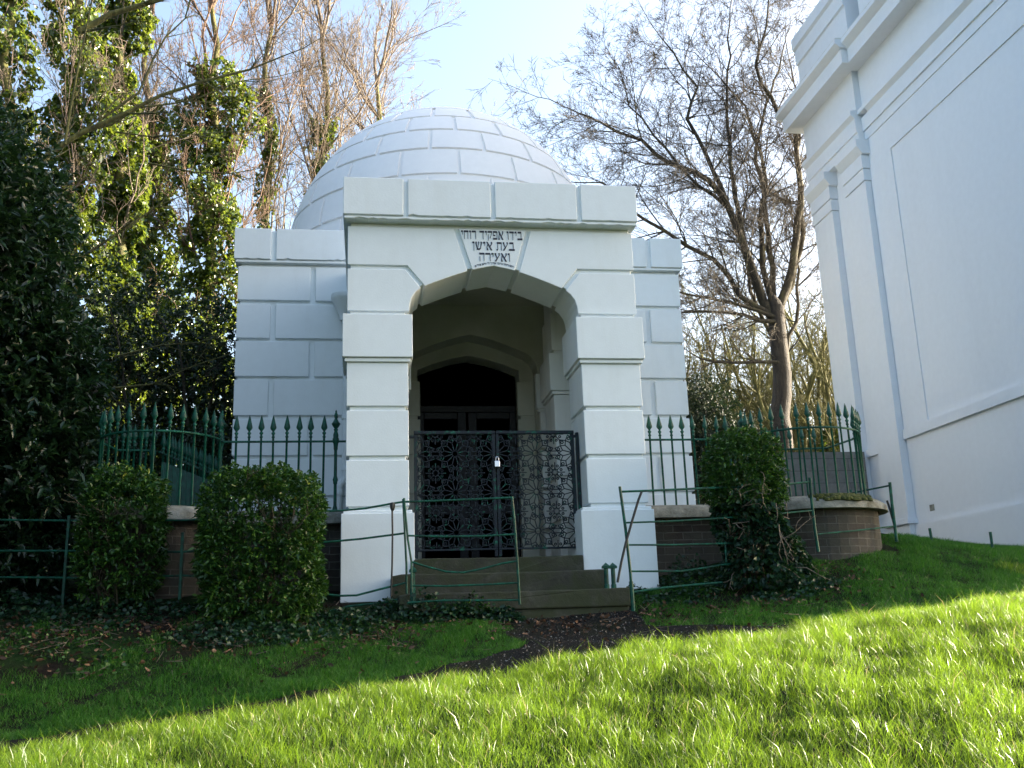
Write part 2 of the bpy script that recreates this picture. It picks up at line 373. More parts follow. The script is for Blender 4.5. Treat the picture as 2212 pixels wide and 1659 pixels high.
# lettering
def q(x0, y0, x1, y1): return [(x0, y0), (x1, y0), (x1, y1), (x0, y1)]
GL = {
 'b': (.78, [q(.06,.8,.62,1), q(.54,.15,.62,.85), q(0,0,.78,.2)]),
 'y': (.30, [q(0,.8,.30,1), [(.22,.8),(.30,.8),(.24,.5),(.19,.5)]]),
 'd': (.72, [q(0,.8,.72,1), q(.53,0,.60,.82)]),
 'w': (.27, [q(0,.8,.27,1), q(.20,0,.27,.82)]),
 'a': (.80, [[(0,1),(.2,1),(.8,0),(.58,0)], [(.50,.52),(.58,.44),(.80,.78),(.80,1),(.62,1),(.66,.8)], [(.14,.74),(.22,.64),(.14,.3),(.28,0),(.03,0),(.05,.35)]]),
 'p': (.70, [q(.04,.8,.62,1), q(.60,.15,.68,.9), q(0,0,.66,.2), q(.03,.5,.10,.85), q(.03,.42,.36,.56)]),
 'q': (.70, [q(0,.8,.70,1), [(.62,.82),(.70,.82),(.40,.12),(.34,.16)], q(.06,-.12,.13,.6)]),
 'r': (.66, [q(0,.8,.60,1), [(.52,.95),(.60,1),(.66,.85),(.66,0),(.59,0),(.59,.8)]]),
 'h': (.72, [q(0,.8,.72,1), q(.06,0,.13,.82), q(.60,0,.67,.82)]),
 'e': (.70, [q(.20,.1,.27,.55) if False else [(0,1),(.22,1),(.22,.82),(.40,.34),(.32,.30),(.04,.8)], [(.50,1),(.70,1),(.70,.78),(.22,0),(0,0),(.06,.12),(.58,.72)]]),
 't': (.74, [q(.08,.8,.72,1), q(.64,0,.71,.82), q(.16,.1,.23,.82), q(0,0,.20,.14)]),
 's': (.90, [[(.20,.2),(.16,.04),(.55,0),(.72,.22)], [(0,1),(.2,1),(.2,.8),(.27,.1),(.20,.1),(.02,.8)], [(.36,1),(.52,1),(.50,.8),(.30,.14),(.24,.18),(.40,.8)], [(.68,1),(.90,1),(.88,.78),(.70,.12),(.62,.16),(.72,.8)]]),
 'N': (.28, [q(0,.8,.28,1), q(.19,-.08,.25,.82)]),
 'H': (.70, [q(0,.8,.70,1), q(.60,0,.67,.82), q(.06,0,.13,.58)]),
 'M': (.72, [q(0,.8,.70,1), q(.04,0,.12,.85), q(.62,0,.69,.85), q(.04,0,.69,.18)]),
 'l': (.62, [q(0,.78,.62,.96), q(0,.9,.06,1.35), [(.55,.8),(.62,.8),(.40,0),(.32,0)]]),
 'g': (.45, [q(.1,.8,.42,1), q(.33,.1,.40,.85), [(.0,0),(.12,0),(.36,.3),(.33,.4)]]),
 'n': (.42, [q(.1,.8,.40,1), q(.32,.1,.39,.85), q(0,0,.40,.16)]),
}
def text_line(mb, words, x0, x1, zb, h, gap=.13, sp_=.42, curve=0.0, tight=1.0):
    seq = []; tot = 0
    for wi, wd in enumerate(words):
        for ch in wd: seq.append((ch, tot)); tot += GL[ch][0]+gap
        tot += sp_
    tot -= gap+sp_; k = (x1-x0)/tot
    for ch, off in seq:
        w, polys = GL[ch]; xr = x1-off*k
        for P in polys:
            pts = [(xr-(w-px)*k, zb+pz*h) for px, pz in P]
            if curve:
                pts = [(x, z+curve*(1-((x-(x0+x1)/2)/((x1-x0)/2))**2)) for x, z in pts]
            mb.prism(pts, Yf-.0085, Yf-.002)
m = MB()
text_line(m, ['bydw', 'apqyd', 'rwhy'], 1.008, 1.678, 4.155, .098)
text_line(m, ['bet', 'aysN'], 1.128, 1.590, 4.030, .096)
text_line(m, ['waeyrH'], 1.200, 1.532, 3.903, .096)
text_line(m, ['weM', 'rwhy', 'gwyty', 'adny', 'ly', 'wla', 'ayra'], 1.150, 1.572, 3.832, .022, .16, .3, curve=.038)
m.build('inscription', M['ink'], key)
# porch parapet
m = MB(); y0 = 9.88
m.box(-.226, 2.93, y0+.03, 12.79, 4.32, 4.77)
cuts = [-.248, .41, 1.35, 2.30, 2.952]
def chipped(mb, x0, x1, y0, y1, z0, z1, seed):
    r = random.Random(seed); n = max(6, int((x1-x0)/.05)); bot = []
    for k in range(n+1):
        x = x0+(x1-x0)*k/n; dz = 0
        if 0 < k < n and r.random() < .22: dz = r.uniform(.004, .018)
        bot.append((x, z0+dz))
    mb.prism(bot+[(x1, z1), (x0, z1)], y0, y1)
for k in range(4): chipped(m, cuts[k]+(.025 if k else 0), cuts[k+1]-(.025 if k < 3 else 0), y0, 12.79 if k in (0, 3) else y0+.4, 4.362, 4.785, k)
chipped(m, -.238, 2.942, y0+.012, 12.785, 4.318, 4.345, 9)
m.build('porch_parapet', M['white'], mau, bevel=.005)
# porch interior: side walls, back wall orders, ceiling
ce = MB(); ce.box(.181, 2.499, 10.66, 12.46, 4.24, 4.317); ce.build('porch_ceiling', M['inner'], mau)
for s in (0, 1):                                    # a banded pilaster on each side wall
    m = MB()
    if s: m.box(2.4995, 2.875, 10.651, 12.46, .5, 4.318)
    else: m.box(-.17, .2005, 10.651, 12.46, .5, 4.318)
    def bx2(x0, x1, y0_, y1_, z0, z1):
        if s: m.box(x0, x1, y0_, y1_, z0, z1)
        else: m.box(2.70-x1, 2.70-x0, y0_, y1_, z0, z1)
    bx2(2.25, 2.499, 11.43, 11.97, .76, 4.2)
    for z0, z1 in ((.77, 1.22), (1.28, 1.745), (1.79, 2.258), (2.305, 2.765), (3.325, 3.79)): bx2(2.225, 2.498, 11.40, 12.0, z0, z1)
    bx2(2.18, 2.4975, 11.36, 12.04, 2.812, 3.275); bx2(2.20, 2.4975, 11.38, 12.02, 2.768, 2.81)
    for z0, z1 in ((.77, 1.22), (1.28, 1.745), (1.79, 2.258), (2.305, 2.765)): bx2(2.225, 2.498, 12.36, 12.458, z0, z1)
    bx2(2.18, 2.4975, 12.34, 12.457, 2.812, 3.275); bx2(2.20, 2.4975, 12.35, 12.456, 2.768, 2.81)
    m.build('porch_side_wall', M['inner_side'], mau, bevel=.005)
m = MB()
def arch_wall(mb, y0_, y1_, sx, dz, x0, x1, zt):
    P = [(1.35+(x-1.35)*sx, z+dz) for x, z in arcL]; P += [(2.70-x, z) for x, z in reversed(P)][1:]
    mb.prism([(x0, .5), (P[0][0], .5)]+P+[(P[-1][0], .5), (x1, .5), (x1, zt), (x0, zt)], y0_, y1_)
arch_wall(m, 12.46, 12.80, .97, -.02, -.17, 2.87, 4.317)
dl = [(.668, 3.36), (.672, 3.44), (.85, 3.515), (1.10, 3.595), (1.35, 3.645)]; dl += [(2.70-x, z) for x, z in reversed(dl)][1:]
m.prism([(-.17, .5), (.668, .5)]+dl+[(2.032, .5), (2.87, .5), (2.87, 4.317), (-.17, 4.317)], 12.801, 13.15)
for z in (3.33, 2.79, 2.28, 1.77, 1.26):            # joints on the inner jambs
    for s in (0, 1):
        xa, xb = (.668-.015, .668+.003) if not s else (2.70-.671, 2.70-.653)
for z0, z1 in ((.77, 1.22), (1.28, 1.745), (1.79, 2.258), (2.305, 2.765), (2.812, 3.275)):
    for s in (0, 1):
        x0, x1 = (1.998, 2.225) if s else (.475, .702)
        m.box(x0, x1, 12.785, 12.7995, z0, z1)
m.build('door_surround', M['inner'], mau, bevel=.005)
m = MB(); m.box(.5, 2.2, 13.16, 13.2, .755, 3.9)
door = m.build('door', M['door'], mau)
m = MB()
for x0, x1 in ((.685, .77), (1.22, 1.335), (1.365, 1.48), (1.93, 2.015)): m.box(x0, x1, 13.10, 13.158, .757, 2.93)
for x0, x1 in ((.771, 1.219), (1.481, 1.929)):
    for z0, z1 in ((.757, .95), (1.55, 1.68), (2.84, 2.93)): m.box(x0, x1, 13.105, 13.157, z0, z1)
m.box(.685, 2.015, 13.09, 13.156, 2.931, 3.02)
m.build('door_frame', M['doorframe'], door, bevel=.006)
m = MB(); m.box(.46, 2.25, 10.69, 13.10, .30, .7545); m.box(.18, .46, 10.69, 12.45, .30, .7540); m.box(2.25, 2.5, 10.69, 12.45, .30, .7540)
m.build('porch_floor', M['steps'], mau)
# main block
WX0, WX1, WY = -1.685, 4.365, 12.8
m = MB(); m.box(WX0+.03, .14, WY+.045, 18.7, .3, 4.90); m.box(2.56, WX1-.03, WY+.045, 18.7, .3, 4.90); m.box(.14, 2.56, 13.16, 18.7, .3, 4.90)
rows = [4.387, 3.862, 3.345, 2.828, 2.305, 1.785, 1.27, .75]
for k, z in enumerate(rows):
    z1 = z+.472
    cl = -.71 if k % 2 == 0 else -1.22
    m.box(WX0, cl-.035, WY, WY+.6, z, z1); m.box(cl+.035, .10, WY, WY+.3, z, z1)
    if k % 2 == 0: m.box(2.60, WX1, WY, WY+.6, z, z1)
    else: m.box(2.60, 3.845, WY, WY+.3, z, z1); m.box(3.915, WX1, WY, WY+.6, z, z1)
m.box(WX0-.03, .10, WY-.05, WY+.5, .35, .72); m.box(2.60, WX1+.03, WY-.05, WY+.5, .35, 1.235-.47)
m.build('wall', M['white'], mau, bevel=.005)
m = MB()
m.box(WX0-.035, WX1+.035, WY-.035, 18.75, 4.902, 4.935)
m.box(WX0-.025, WX1+.025, WY-.02, 18.74, 4.936, 5.36)
pc = [WX0-.055, -1.23, -.2, .75, 1.6, 2.5, 3.93, WX1+.055]
for k in range(7): chipped(m, pc[k]+(.035 if k else 0), pc[k+1]-(.035 if k < 6 else 0), WY-.055, WY+.5, 4.945, 5.378, 40+k)
m.build('wall_parapet', M['white'], mau, bevel=.005)
# dome
DC, DR, DH = (1.29, 15.75, 5.65), 2.634, 3.036
def dp(la, lo, off=0):
    return (DC[0]+(DR+off)*math.cos(la)*math.sin(lo), DC[1]-(DR+off)*math.cos(la)*math.cos(lo), DC[2]+(DH+off)*math.sin(la))
m = MB()
prof = [(DR-.03, -.75)]+[((DR-.03)*math.cos(R(a)), (DH-.03)*math.sin(R(a))) for a in range(0, 73, 4)]
m.lathe(prof, DC, 96)
rings = [-3.4, 6.5, 16.4, 26.45, 36.0, 45.5, 55.5]
for k in range(6):
    la0, la1 = rings[k]+.52, rings[k+1]-.52
    for j in range(18):
        c0 = .9+j*20+(10 if k % 2 == 1 else 0)+(10 if k > 99 else 0)
        g = .66/math.cos(R((la0+la1)/2))
        lo0, lo1 = c0+g, c0+20-g
        nu, nv = 7, 4
        V = []; Fc = []
        for b in range(nv):
            for a in range(nu):
                V.append(dp(R(la0+(la1-la0)*b/(nv-1)), R(lo0+(lo1-lo0)*a/(nu-1)), .0))
        for b in range(nv-1):
            for a in range(nu-1): i = b*nu+a; Fc.append((i, i+1, i+nu+1, i+nu))
        loop = [a for a in range(nu)]+[b*nu+nu-1 for b in range(1, nv)]+[(nv-1)*nu+a for a in range(nu-2, -1, -1)]+[b*nu for b in range(nv-2, 0, -1)]
        n0 = len(V)
        for i in loop:
            p = V[i]; b_, a_ = divmod(i, nu)
            V.append(dp(R(la0+(la1-la0)*b_/(nv-1)), R(lo0+(lo1-lo0)*a_/(nu-1)), -.035))
        L = len(loop)
        for t in range(L): Fc.append((loop[t], n0+t, n0+(t+1) % L, loop[(t+1) % L]))
        m.add(V, Fc)
m.lathe([((DR-.005)*math.cos(R(a)), (DH-.005)*math.sin(R(a))) for a in (56.4, 60, 64, 68, 71)], DC, 72)
dome = m.build('dome', M['white_dome'], mau, smooth=True)
zt = DC[2]+(DH)*math.sin(R(71)); rt_ = DR*math.cos(R(71))
m = MB(); m.lathe([(rt_-.02, 0), (rt_-.06, .05), (rt_*.75, .10), (rt_*.4, .135), (.02, .15)], (DC[0], DC[1], zt-.03), 32)
sk = m.build('skylight', M['glass'], dome, smooth=True)
m = MB()
for k in range(16):
    a = 2*PI*k/16
    m.tube([(DC[0]+r*math.cos(a), DC[1]+r*math.sin(a), zt+z) for r, z in ((rt_, -.02), (rt_*.75, .085), (rt_*.4, .12), (.03, .135))], .010, 5)
for rr, zz in ((rt_, -.01), (rt_*.62, .10)):
    m.tube([(DC[0]+rr*math.cos(2*PI*t/32), DC[1]+rr*math.sin(2*PI*t/32), zt+zz) for t in range(33)], .016, 5)
m.build('skylight_frame', M['coping'], sk)
# downpipe
m = MB()
m.tube([(-.255, 12.70, 4.15), (-.255, 12.70, 2.06), (-.262, 12.70, 2.00), (-.30, 12.70, 1.93), (-.335, 12.70, 1.88), (-.342, 12.70, 1.8), (-.342, 12.70, .9)], .048, 12)
for z in (3.45, 2.75, 2.08): m.lathe([(.058, 0), (.06, .05), (.055, .06)], (-.255, 12.70, z), 14)
m.lathe([(.058, 0), (.06, .06), (.055, .07)], (-.342, 12.70, 1.77), 14)
m.box(-.44, -.20, 12.76, 12.795, 1.60, 1.635)
pipe = m.build('downpipe', M['white'], mau, smooth=True)
m = MB(); m.lathe([(.05, -.30), (.055, -.24), (.10, -.13), (.155, -.02), (.165, .0), (.165, .05), (.15, .055)], (-.30, 12.66, 4.37), 16)
m.build('hopper', M['white'], pipe, smooth=True)

# steps
st = thing('stone_steps', 'three worn mossy stone steps leading up to the latticed gates', 'steps', (1.4, 9.6, .1))
def worn(mb, x0, x1, y0_, y1_, z0, z1, seed, tilt=.0):
    r = random.Random(seed); n = 22
    top = [(x0+(x1-x0)*k/n, z1-.008*math.sin(PI*k/n)-r.uniform(0, .004)) for k in range(n+1)]
    top[0] = (x0, z1-.02); 
    P0 = [(x0, y0_, z0)]+[(x, y0_+r.uniform(0, .006), z-tilt) for x, z in top]+[(x1, y0_, z0)]
    P1 = [(x0, y1_, z0)]+[(x, y1_, z) for x, z in top]+[(x1, y1_, z0)]
    nn = len(P0)
    mb.add(P0+P1, [tuple(range(nn))[::-1], tuple(range(nn, 2*nn))]+[(i, (i+1) % nn, (i+1) % nn+nn, i+nn) for i in range(nn)])
m = MB(); worn(m, .462, 2.163, 9.90, 10.688, .30, .752, 1); m.build('tread', M['steps'], st, bevel=.012, seg=2)
m = MB(); worn(m, .24, 2.335, 9.62, 10.3, .10, .592, 2, .004); m.build('tread', M['steps'], st, bevel=.015, seg=2)
m = MB(); worn(m, .30, 2.47, 9.32, 9.95, .22, .412, 3, .018); m.build('tread', M['steps'], st, bevel=.015, seg=2)
m = MB(); worn(m, .34, 2.46, 9.34, 9.8, -.3, .232, 4); m.build('tread', M['steps'], st, bevel=.02, seg=2)

# ------------------------------------------------------------------ gates with lattice
def lattice(mb, x0, x1, z0, z1, cxs, czs, y, r=.0046):
    def cl(a, b):
        # clip a segment to the panel
        (xa, za), (xb, zb) = a, b; t0, t1 = 0., 1.
        for p, q_ in ((-(xb-xa), xa-x0), (xb-xa, x1-xa), (-(zb-za), za-z0), (zb-za, z1-za)):
            if abs(p) < 1e-9:
                if q_ < 0: return
                continue
            t = q_/p
            if p < 0: t0 = max(t0, t)
            else: t1 = min(t1, t)
        if t1-t0 < .02: return
        A = (xa+(xb-xa)*t0, za+(zb-za)*t0); B = (xa+(xb-xa)*t1, za+(zb-za)*t1)
        dx, dz = B[0]-A[0], B[1]-A[1]; L = math.hypot(dx, dz)
        if L < .004: return
        nxx, nzz = -dz/L*r, dx/L*r; ex, ez = dx/L*r*.6, dz/L*r*.6
        mb.prism([(A[0]-ex+nxx, A[1]-ez+nzz), (A[0]-ex-nxx, A[1]-ez-nzz), (B[0]+ex-nxx, B[1]+ez-nzz), (B[0]+ex+nxx, B[1]+ez+nzz)], y-.006, y+.006)
    def pol(c, rr, a): return (c[0]+rr*math.cos(a), c[1]+rr*math.sin(a))
    def poly(c, rr, n, ph=0):
        for k in range(n): cl(pol(c, rr, ph+2*PI*k/n), pol(c, rr, ph+2*PI*(k+1)/n))
    P = .4115
    for cx_ in cxs:
        for cz_ in czs:
            c = (cx_, cz_)
            poly(c, .030, 12, PI/12)
            for k in range(12):
                a = 2*PI*k/12; h = PI/12
                # petals: spokes between petals, then a point
                cl(pol(c, .030, a+h), pol(c, .118, a+h))
                cl(pol(c, .118, a+h), pol(c, .156, a)); cl(pol(c, .118, a+h), pol(c, .156, a+2*h))
                cl(pol(c, .156, a), pol(c, .203, a+h)); cl(pol(c, .156, a), pol(c, .203, a-h))
                poly(pol(c, .164, a+h), .015, 6, a)
            # eight-pointed star where four rosettes meet
            for sx in (1,):
                d = (cx_+P/2, cz_+P/2)
                for k in range(8):
                    a = 2*PI*k/8
                    cl(pol(d, .045, a), pol(d, .024, a+PI/8)); cl(pol(d, .024, a+PI/8), pol(d, .045, a+PI/4))
                    cl(pol(d, .045, a), pol(d, .105, a)); poly(pol(d, .072, a+PI/8), .012, 6, a)
            for zz in (-.022, .022): cl((cx_+.14, cz_+zz), (cx_+P-.14, cz_+zz))
            for zz in (-.022, .022): cl((cx_+zz, cz_+.14), (cx_+zz, cz_+P-.14))
def gate(x0, x1, label, cxs, hinge):
    g = thing('lattice_gate', label, 'gate', (x0, 10.3, .78), 'pair of latticed porch gates')
    zt_, zb_ = 2.10, .868
    m = MB(); m.box(x0, x1, 10.278, 10.322, zt_-.034, zt_)
    m.box(x0, x1, 10.285, 10.315, zb_-.02, zb_)
    m.box(x0, x0+.034, 10.287, 10.313, zb_, zt_-.034); m.box(x1-.034, x1, 10.287, 10.313, zb_, zt_-.034)
    for xx in (x0, x1-.034): m.box(xx, xx+.034, 10.287, 10.313, .78, zb_-.02)
    hx = x0-.045 if hinge < 0 else x1
    m.box(hx, hx+.045, 10.29, 10.31, zt_-.075, zt_-.045); m.box(hx, hx+.045, 10.29, 10.31, zb_+.02, zb_+.05)
    if hinge > 0: m.box(x1+.02, x1+.05, 10.28, 10.32, .78, zt_-.02)
    m.build('frame', M['gate'], g, bevel=.003)
    m = MB(); lattice(m, x0+.034, x1-.034, zb_, zt_-.034, cxs, [1.035, 1.4465, 1.858, 2.2695, .6235], 10.3)
    m.build('lattice', M['gate'], g)
gate(.495, 1.352, 'left leaf of the dark iron lattice gates, in front of the dark door', [.102, .5135, .925, 1.3365], -1)
gate(1.360, 2.205, 'right leaf of the dark iron lattice gates, pale wall showing through its rosettes', [.957, 1.3685, 1.78, 2.1915], 1)
pl = thing('padlock', 'small steel padlock hanging where the two lattice gates meet', 'padlock', (1.36, 10.26, 1.73))
m = MB(); m.box(1.337, 1.392, 10.245, 10.27, 1.705, 1.772); b = m.build('body', M['steel'], pl, bevel=.006, seg=2)
m = MB(); m.tube([(1.35, 10.257, 1.773), (1.35, 10.257, 1.80), (1.357, 10.257, 1.815), (1.372, 10.257, 1.815), (1.379, 10.257, 1.80), (1.379, 10.257, 1.773)], .004, 8)
m.build('shackle', M['steel'], pl, smooth=True)
ch = MB()
for k in range(9):
    x = 1.325+.009*k; z = 1.812+.012*math.cos(k*1.4)
    ch.tube([(x+.007*math.cos(t), 10.262+(.004 if k % 2 else -.004)*math.sin(t), z+.009*math.sin(t)) for t in np.linspace(0, 2*PI, 9)], .0025, 5)
tag(ch.build('chain', M['darkiron']), 'short rusty chain looped round the meeting stiles of the gates above the padlock', 'chain')

# ------------------------------------------------------------------ brick walls, copings and spear railings
def bay_path(cx_, rr, x_in, yw, left):
    """plan line: straight from the porch, then a half round bay towards the viewer"""
    pts = []
    s = -1 if left else 1
    x_join = cx_-s*rr
    pts.append((x_in, yw)); pts.append((x_join-s*.001, yw))
    n = 22
    for k in range(n+1):
        a = PI*k/n
        pts.append((cx_-s*rr*math.cos(a), yw-rr*math.sin(a)))
    pts.append((cx_+s*rr, yw+1.0 if not left else yw+.5))
    return pts
def path_extrude(name, path, prof, mat, parent, side, uvw=True, smooth=False):
    """prof: list of (offset towards viewer side, z); path in plan"""
    n = len(path); P = [Vector((x, y)) for x, y in path]; V = []; L = [0]
    for i in range(1, n): L.append(L[-1]+(P[i]-P[i-1]).length)
    for i in range(n):
        d1 = (P[i]-P[i-1]).normalized() if i else (P[1]-P[0]).normalized()
        d2 = (P[i+1]-P[i]).normalized() if i < n-1 else d1
        nn = Vector((d1.y+d2.y, -d1.x-d2.x)); nn.normalize(); c = max(.5, nn.dot(Vector((d1.y, -d1.x))))
        for o_, z in prof: V.append((P[i].x+nn.x*o_*side/c, P[i].y+nn.y*o_*side/c, z))
    k = len(prof); Fc = []; UV = []
    for i in range(n-1):
        for j in range(k-1):
            Fc.append((i*k+j, (i+1)*k+j, (i+1)*k+j+1, i*k+j+1))
            UV += [(L[i], prof[j][1]), (L[i+1], prof[j][1]), (L[i+1], prof[j+1][1]), (L[i], prof[j+1][1])]
    o0 = ORG[parent.name]; me = bpy.data.meshes.new(name)
    me.from_pydata([(v[0]-o0[0], v[1]-o0[1], v[2]-o0[2]) for v in V], [], Fc)
    ul = me.uv_layers.new(name='UVMap'); ul.data.foreach_set('uv', np.array(UV, np.float32).ravel())
    if smooth:
        me.polygons.foreach_set('use_smooth', [True]*len(me.polygons))
        if hasattr(me, 'set_sharp_from_angle'): me.set_sharp_from_angle(angle=R(45))
    return link_mesh(name, me, mat, parent)
# spear bar and ornate post meshes (base at z=0)
def bar_mesh():
    m = MB()
    m.lathe([(.0115, 0), (.0115, .80), (.017, .803), (.017, .815), (.012, .82), (.012, .835), (.020, .845), (.020, .855), (.011, .865), (.012, .875),
             (.031, .90), (.033, .915), (.026, .945), (.012, 1.01), (.002, 1.045)], (0, 0, 0), 8, .62)
    me = bpy.data.meshes.new('spear_bar'); me.from_pydata(m.v, [], m.f)
    me.polygons.foreach_set('use_smooth', [True]*len(me.polygons)); me.set_sharp_from_angle(angle=R(50)); me.materials.append(M['green']); return me
def post_mesh():
    m = MB()
    m.lathe([(.032, 0), (.032, .02), (.024, .05), (.017, .08), (.016, .30), (.022, .31), (.022, .33), (.028, .35), (.022, .37), (.017, .39), (.016, .66), (.022, .68),
             (.022, .70), (.026, .74), (.034, .75), (.034, .79), (.027, .80), (.029, .83), (.017, .87), (.024, .89), (.017, .90), (.034, .925), (.045, .945), (.045, .955), (.030, .975), (.018, 1.00), (.014, 1.01),
             (.021, 1.03), (.019, 1.05), (.010, 1.075), (.010, 1.09), (.002, 1.105)], (0, 0, 0), 12)
    me = bpy.data.meshes.new('ornate_post'); me.from_pydata(m.v, [], m.f)
    me.polygons.foreach_set('use_smooth', [True]*len(me.polygons)); me.set_sharp_from_angle(angle=R(50)); me.materials.append(M['green']); return me
BAR, POST = bar_mesh(), post_mesh()
def put(root, me, name, x, y, z, lean=(0, 0)):
    o = bpy.data.objects.new(name, me); sc.collection.objects.link(o); o.parent = root
    p = np.array([x, y, z])-ORG[root.name]; o.location = p; o.rotation_euler = (random.gauss(0, .006)+lean[0], random.gauss(0, .008)+lean[1], random.uniform(-.2, .2)); ORG[o.name] = ORG[root.name]; return o
COP_PROF_S = [(-.20, 1.14), (-.20, 1.22), (-.10, 1.30), (.05, 1.31), (.13, 1.275), (.195, 1.225), (.205, 1.16), (.12, 1.155)]
for left in (True, False):
    cxb, rr = (-2.08, .60) if left else (4.85, .67)
    xin = -.16 if left else 2.86; yw = 10.55; s = -1 if left else 1
    w = thing('brick_wall', ('low old brick wall behind the two clipped bushes, left of the porch' if left else 'low old brick wall with mossy rounded end, right of the porch'), 'wall', (xin, yw, .6), 'low brick walls beside the porch')
    path = bay_path(cxb, rr, xin, yw, left)
    sd = 1 if not left else -1
    path_extrude('brickwork', path, [(.10, -.2), (.10, 1.165)], M['brick'], w, sd)
    path_extrude('brickwork_back', path, [(-.12, -.2), (-.12, 1.165)], M['brick'], w, sd)
    cop = path_extrude('coping', path, COP_PROF_S, M['coping'], w, sd, smooth=True)
    if not left:
        mm = MB(); r_ = random.Random(3)
        for k in range(150):
            a = r_.gauss(1.75, .22); ro = r_.uniform(.66, .845); x = cxb-rr/rr*(ro+.02)*math.cos(a); y = yw-(ro+.02)*math.sin(a)
            zz = np.interp(ro-.67, [0, .05, .13, .195], [1.315, 1.312, 1.28, 1.232]); q_ = r_.uniform(.015, .045)*(1.15-abs(a-1.75))
            mm.lathe([(q_, -.014), (q_*.9, .006), (q_*.5, .018), (q_*.1, .022)], (x, y, zz-.006), 9)
        mm.build('moss_cushion', M['moss'], cop, smooth=True)
    rl = thing('iron_railing', ('green spear-topped railing on the brick wall left of the porch' if left else 'green spear-topped railing on the mossy brick wall right of the porch'), 'railing', (xin, yw, 1.29), 'spear-topped railings beside the porch')
    m = MB(); m.tube([(x, y, 2.045) for x, y in path[:-1]], .012, 8)
    m.build('top_rail', M['green'], rl, smooth=True)
    xp = -.32 if left else 2.99
    put(rl, POST, 'post', xp, yw, 1.285)
    xj = cxb-s*rr
    put(rl, POST, 'post', xj+(.02*s), yw, 1.285)
    x = xp+s*.128
    while (x-xj)*s < -.06: put(rl, BAR, 'spear_bar', x, yw, 1.285); x += s*.1285
    nb = 14 if left else 16
    for k in range(1, nb+1):
        a = PI*k/(nb+.5); put(rl, BAR, 'spear_bar', cxb-s*rr*math.cos(a), yw-rr*math.sin(a), 1.285)
    # return behind the bay
    bx_ = cxb+s*rr
    m = MB()
    if left: m.tube([(bx_, 10.55, 2.04), (bx_+.05, 10.95, 2.04), (-2.28, 11.0, 2.04)], .012, 8)
    else: m.tube([(bx_, 10.55, 2.04), (bx_-.05, 11.1, 2.04), (4.62, 11.2, 2.04)], .012, 8)
    m.build('back_rail', M['green'], rl, smooth=True)
    put(rl, POST, 'post', -2.28 if left else 4.62, 11.0 if left else 11.2, 1.24)
    for k in range(1, 6):
        t = k/6
        if left: put(rl, BAR, 'spear_bar', bx_+.05+( -2.28-bx_-.05)*t, 10.95+.05*t, 1.28)
        else: put(rl, BAR, 'spear_bar', bx_-.05+(4.62-bx_+.05)*t, 11.1+.1*t, 1.28)
# side fence with boarded panels, left, running back to the house
sf = thing('boarded_fence', 'green fence with solid boards behind its bars, running back from the left railing', 'fence', (-2.2, 11.1, 1.0))
m = MB(); A = Vector((-2.22, 11.08, 0)); B = Vector((-1.80, 13.0, 0)); dd = (B-A)
for k in range(15):
    p = A+dd*(k/15); q2 = A+dd*((k+.94)/15); m.add([(p.x+.03, p.y, .9), (q2.x+.03, q2.y, .9), (q2.x+.03, q2.y, 1.93), (p.x+.03, p.y, 1.93), (p.x+.05, p.y, .9), (q2.x+.05, q2.y, .9), (q2.x+.05, q2.y, 1.93), (p.x+.05, p.y, 1.93)],
          [(0,1,2,3),(7,6,5,4),(0,3,7,4),(1,5,6,2),(3,2,6,7)])
m.build('boards', M['green'], sf)
m = MB(); m.tube([(A.x, A.y, 2.04), (B.x, B.y, 2.04)], .012, 6); m.tube([(A.x, A.y, 1.4), (B.x, B.y, 1.4)], .012, 6); m.build('rail', M['green'], sf)
for k in range(1, 19): p = A+dd*(k/19); put(sf, BAR, 'spear_bar', p.x, p.y, 1.24)
# right side gate (scrolled panel) running back from its post
sg = thing('scroll_gate', 'narrow green iron gate with scrollwork behind the right bush, seen edge on', 'gate', (4.55, 11.25, 1.2))
m = MB()
for k in range(8):
    y = 11.25+.1*k; m.tube([(4.60-.02*k, y, 1.25), (4.60-.02*k, y, 2.10)], .011, 6)
m.tube([(4.60, 11.25, 2.05), (4.44, 11.95, 2.05)], .012, 6); m.tube([(4.60, 11.25, 1.33), (4.44, 11.95, 1.33)], .012, 6)
m.build('bars', M['green'], sg)
m = MB()
for zc, rr in ((1.75, .10), (1.52, .09)):
    m.tube([(4.47+(rr*t/7)*math.cos(t), 11.2, zc+(rr*t/7)*math.sin(t)) for t in np.linspace(.4, 7.4, 26)], .008, 6)
m.build('scroll', M['green'], sg, smooth=True)

# ------------------------------------------------------------------ low estate fence in front
def P(px, py, Y): return tuple(at(px, py, Y))
ef = thing('iron_fence', 'low green iron rail fence running from the left edge past the bushes to the porch', 'fence', (-.5, 9.6, .4))
def rail(root, pts, r=.010, name='rail', mat='green'):
    m = MB(); m.tube(pts, r, 7); return m.build(name, M[mat], root, smooth=True)
YF = 9.55
rail(ef, [P(-160,1123,10.0), P(0,1123,9.95), P(149,1125,9.9), P(395,1124,9.75), P(600,1112,9.6), P(700,1104,YF), P(737,1103,YF), P(790,1098,YF), P(845,1088,YF), P(870,1084,YF)])
rail(ef, [P(-160,1190,10.0), P(0,1190,9.95), P(149,1190,9.9), P(395,1192,9.75), P(600,1180,9.6), P(715,1170,YF), P(780,1164,YF), P(873,1152,YF)])
rail(ef, [P(-160,1247,10.0), P(0,1247,9.95), P(149,1248,9.9), P(200,1250,9.88), P(395,1243,9.75), P(600,1262,9.6), P(690,1283,YF), P(735,1287,YF), P(770,1286,YF), P(820,1273,YF), P(876,1259,YF)])
rail(ef, [P(700,1324,YF), P(751,1310,YF), P(815,1303,YF), P(878,1292,YF)])
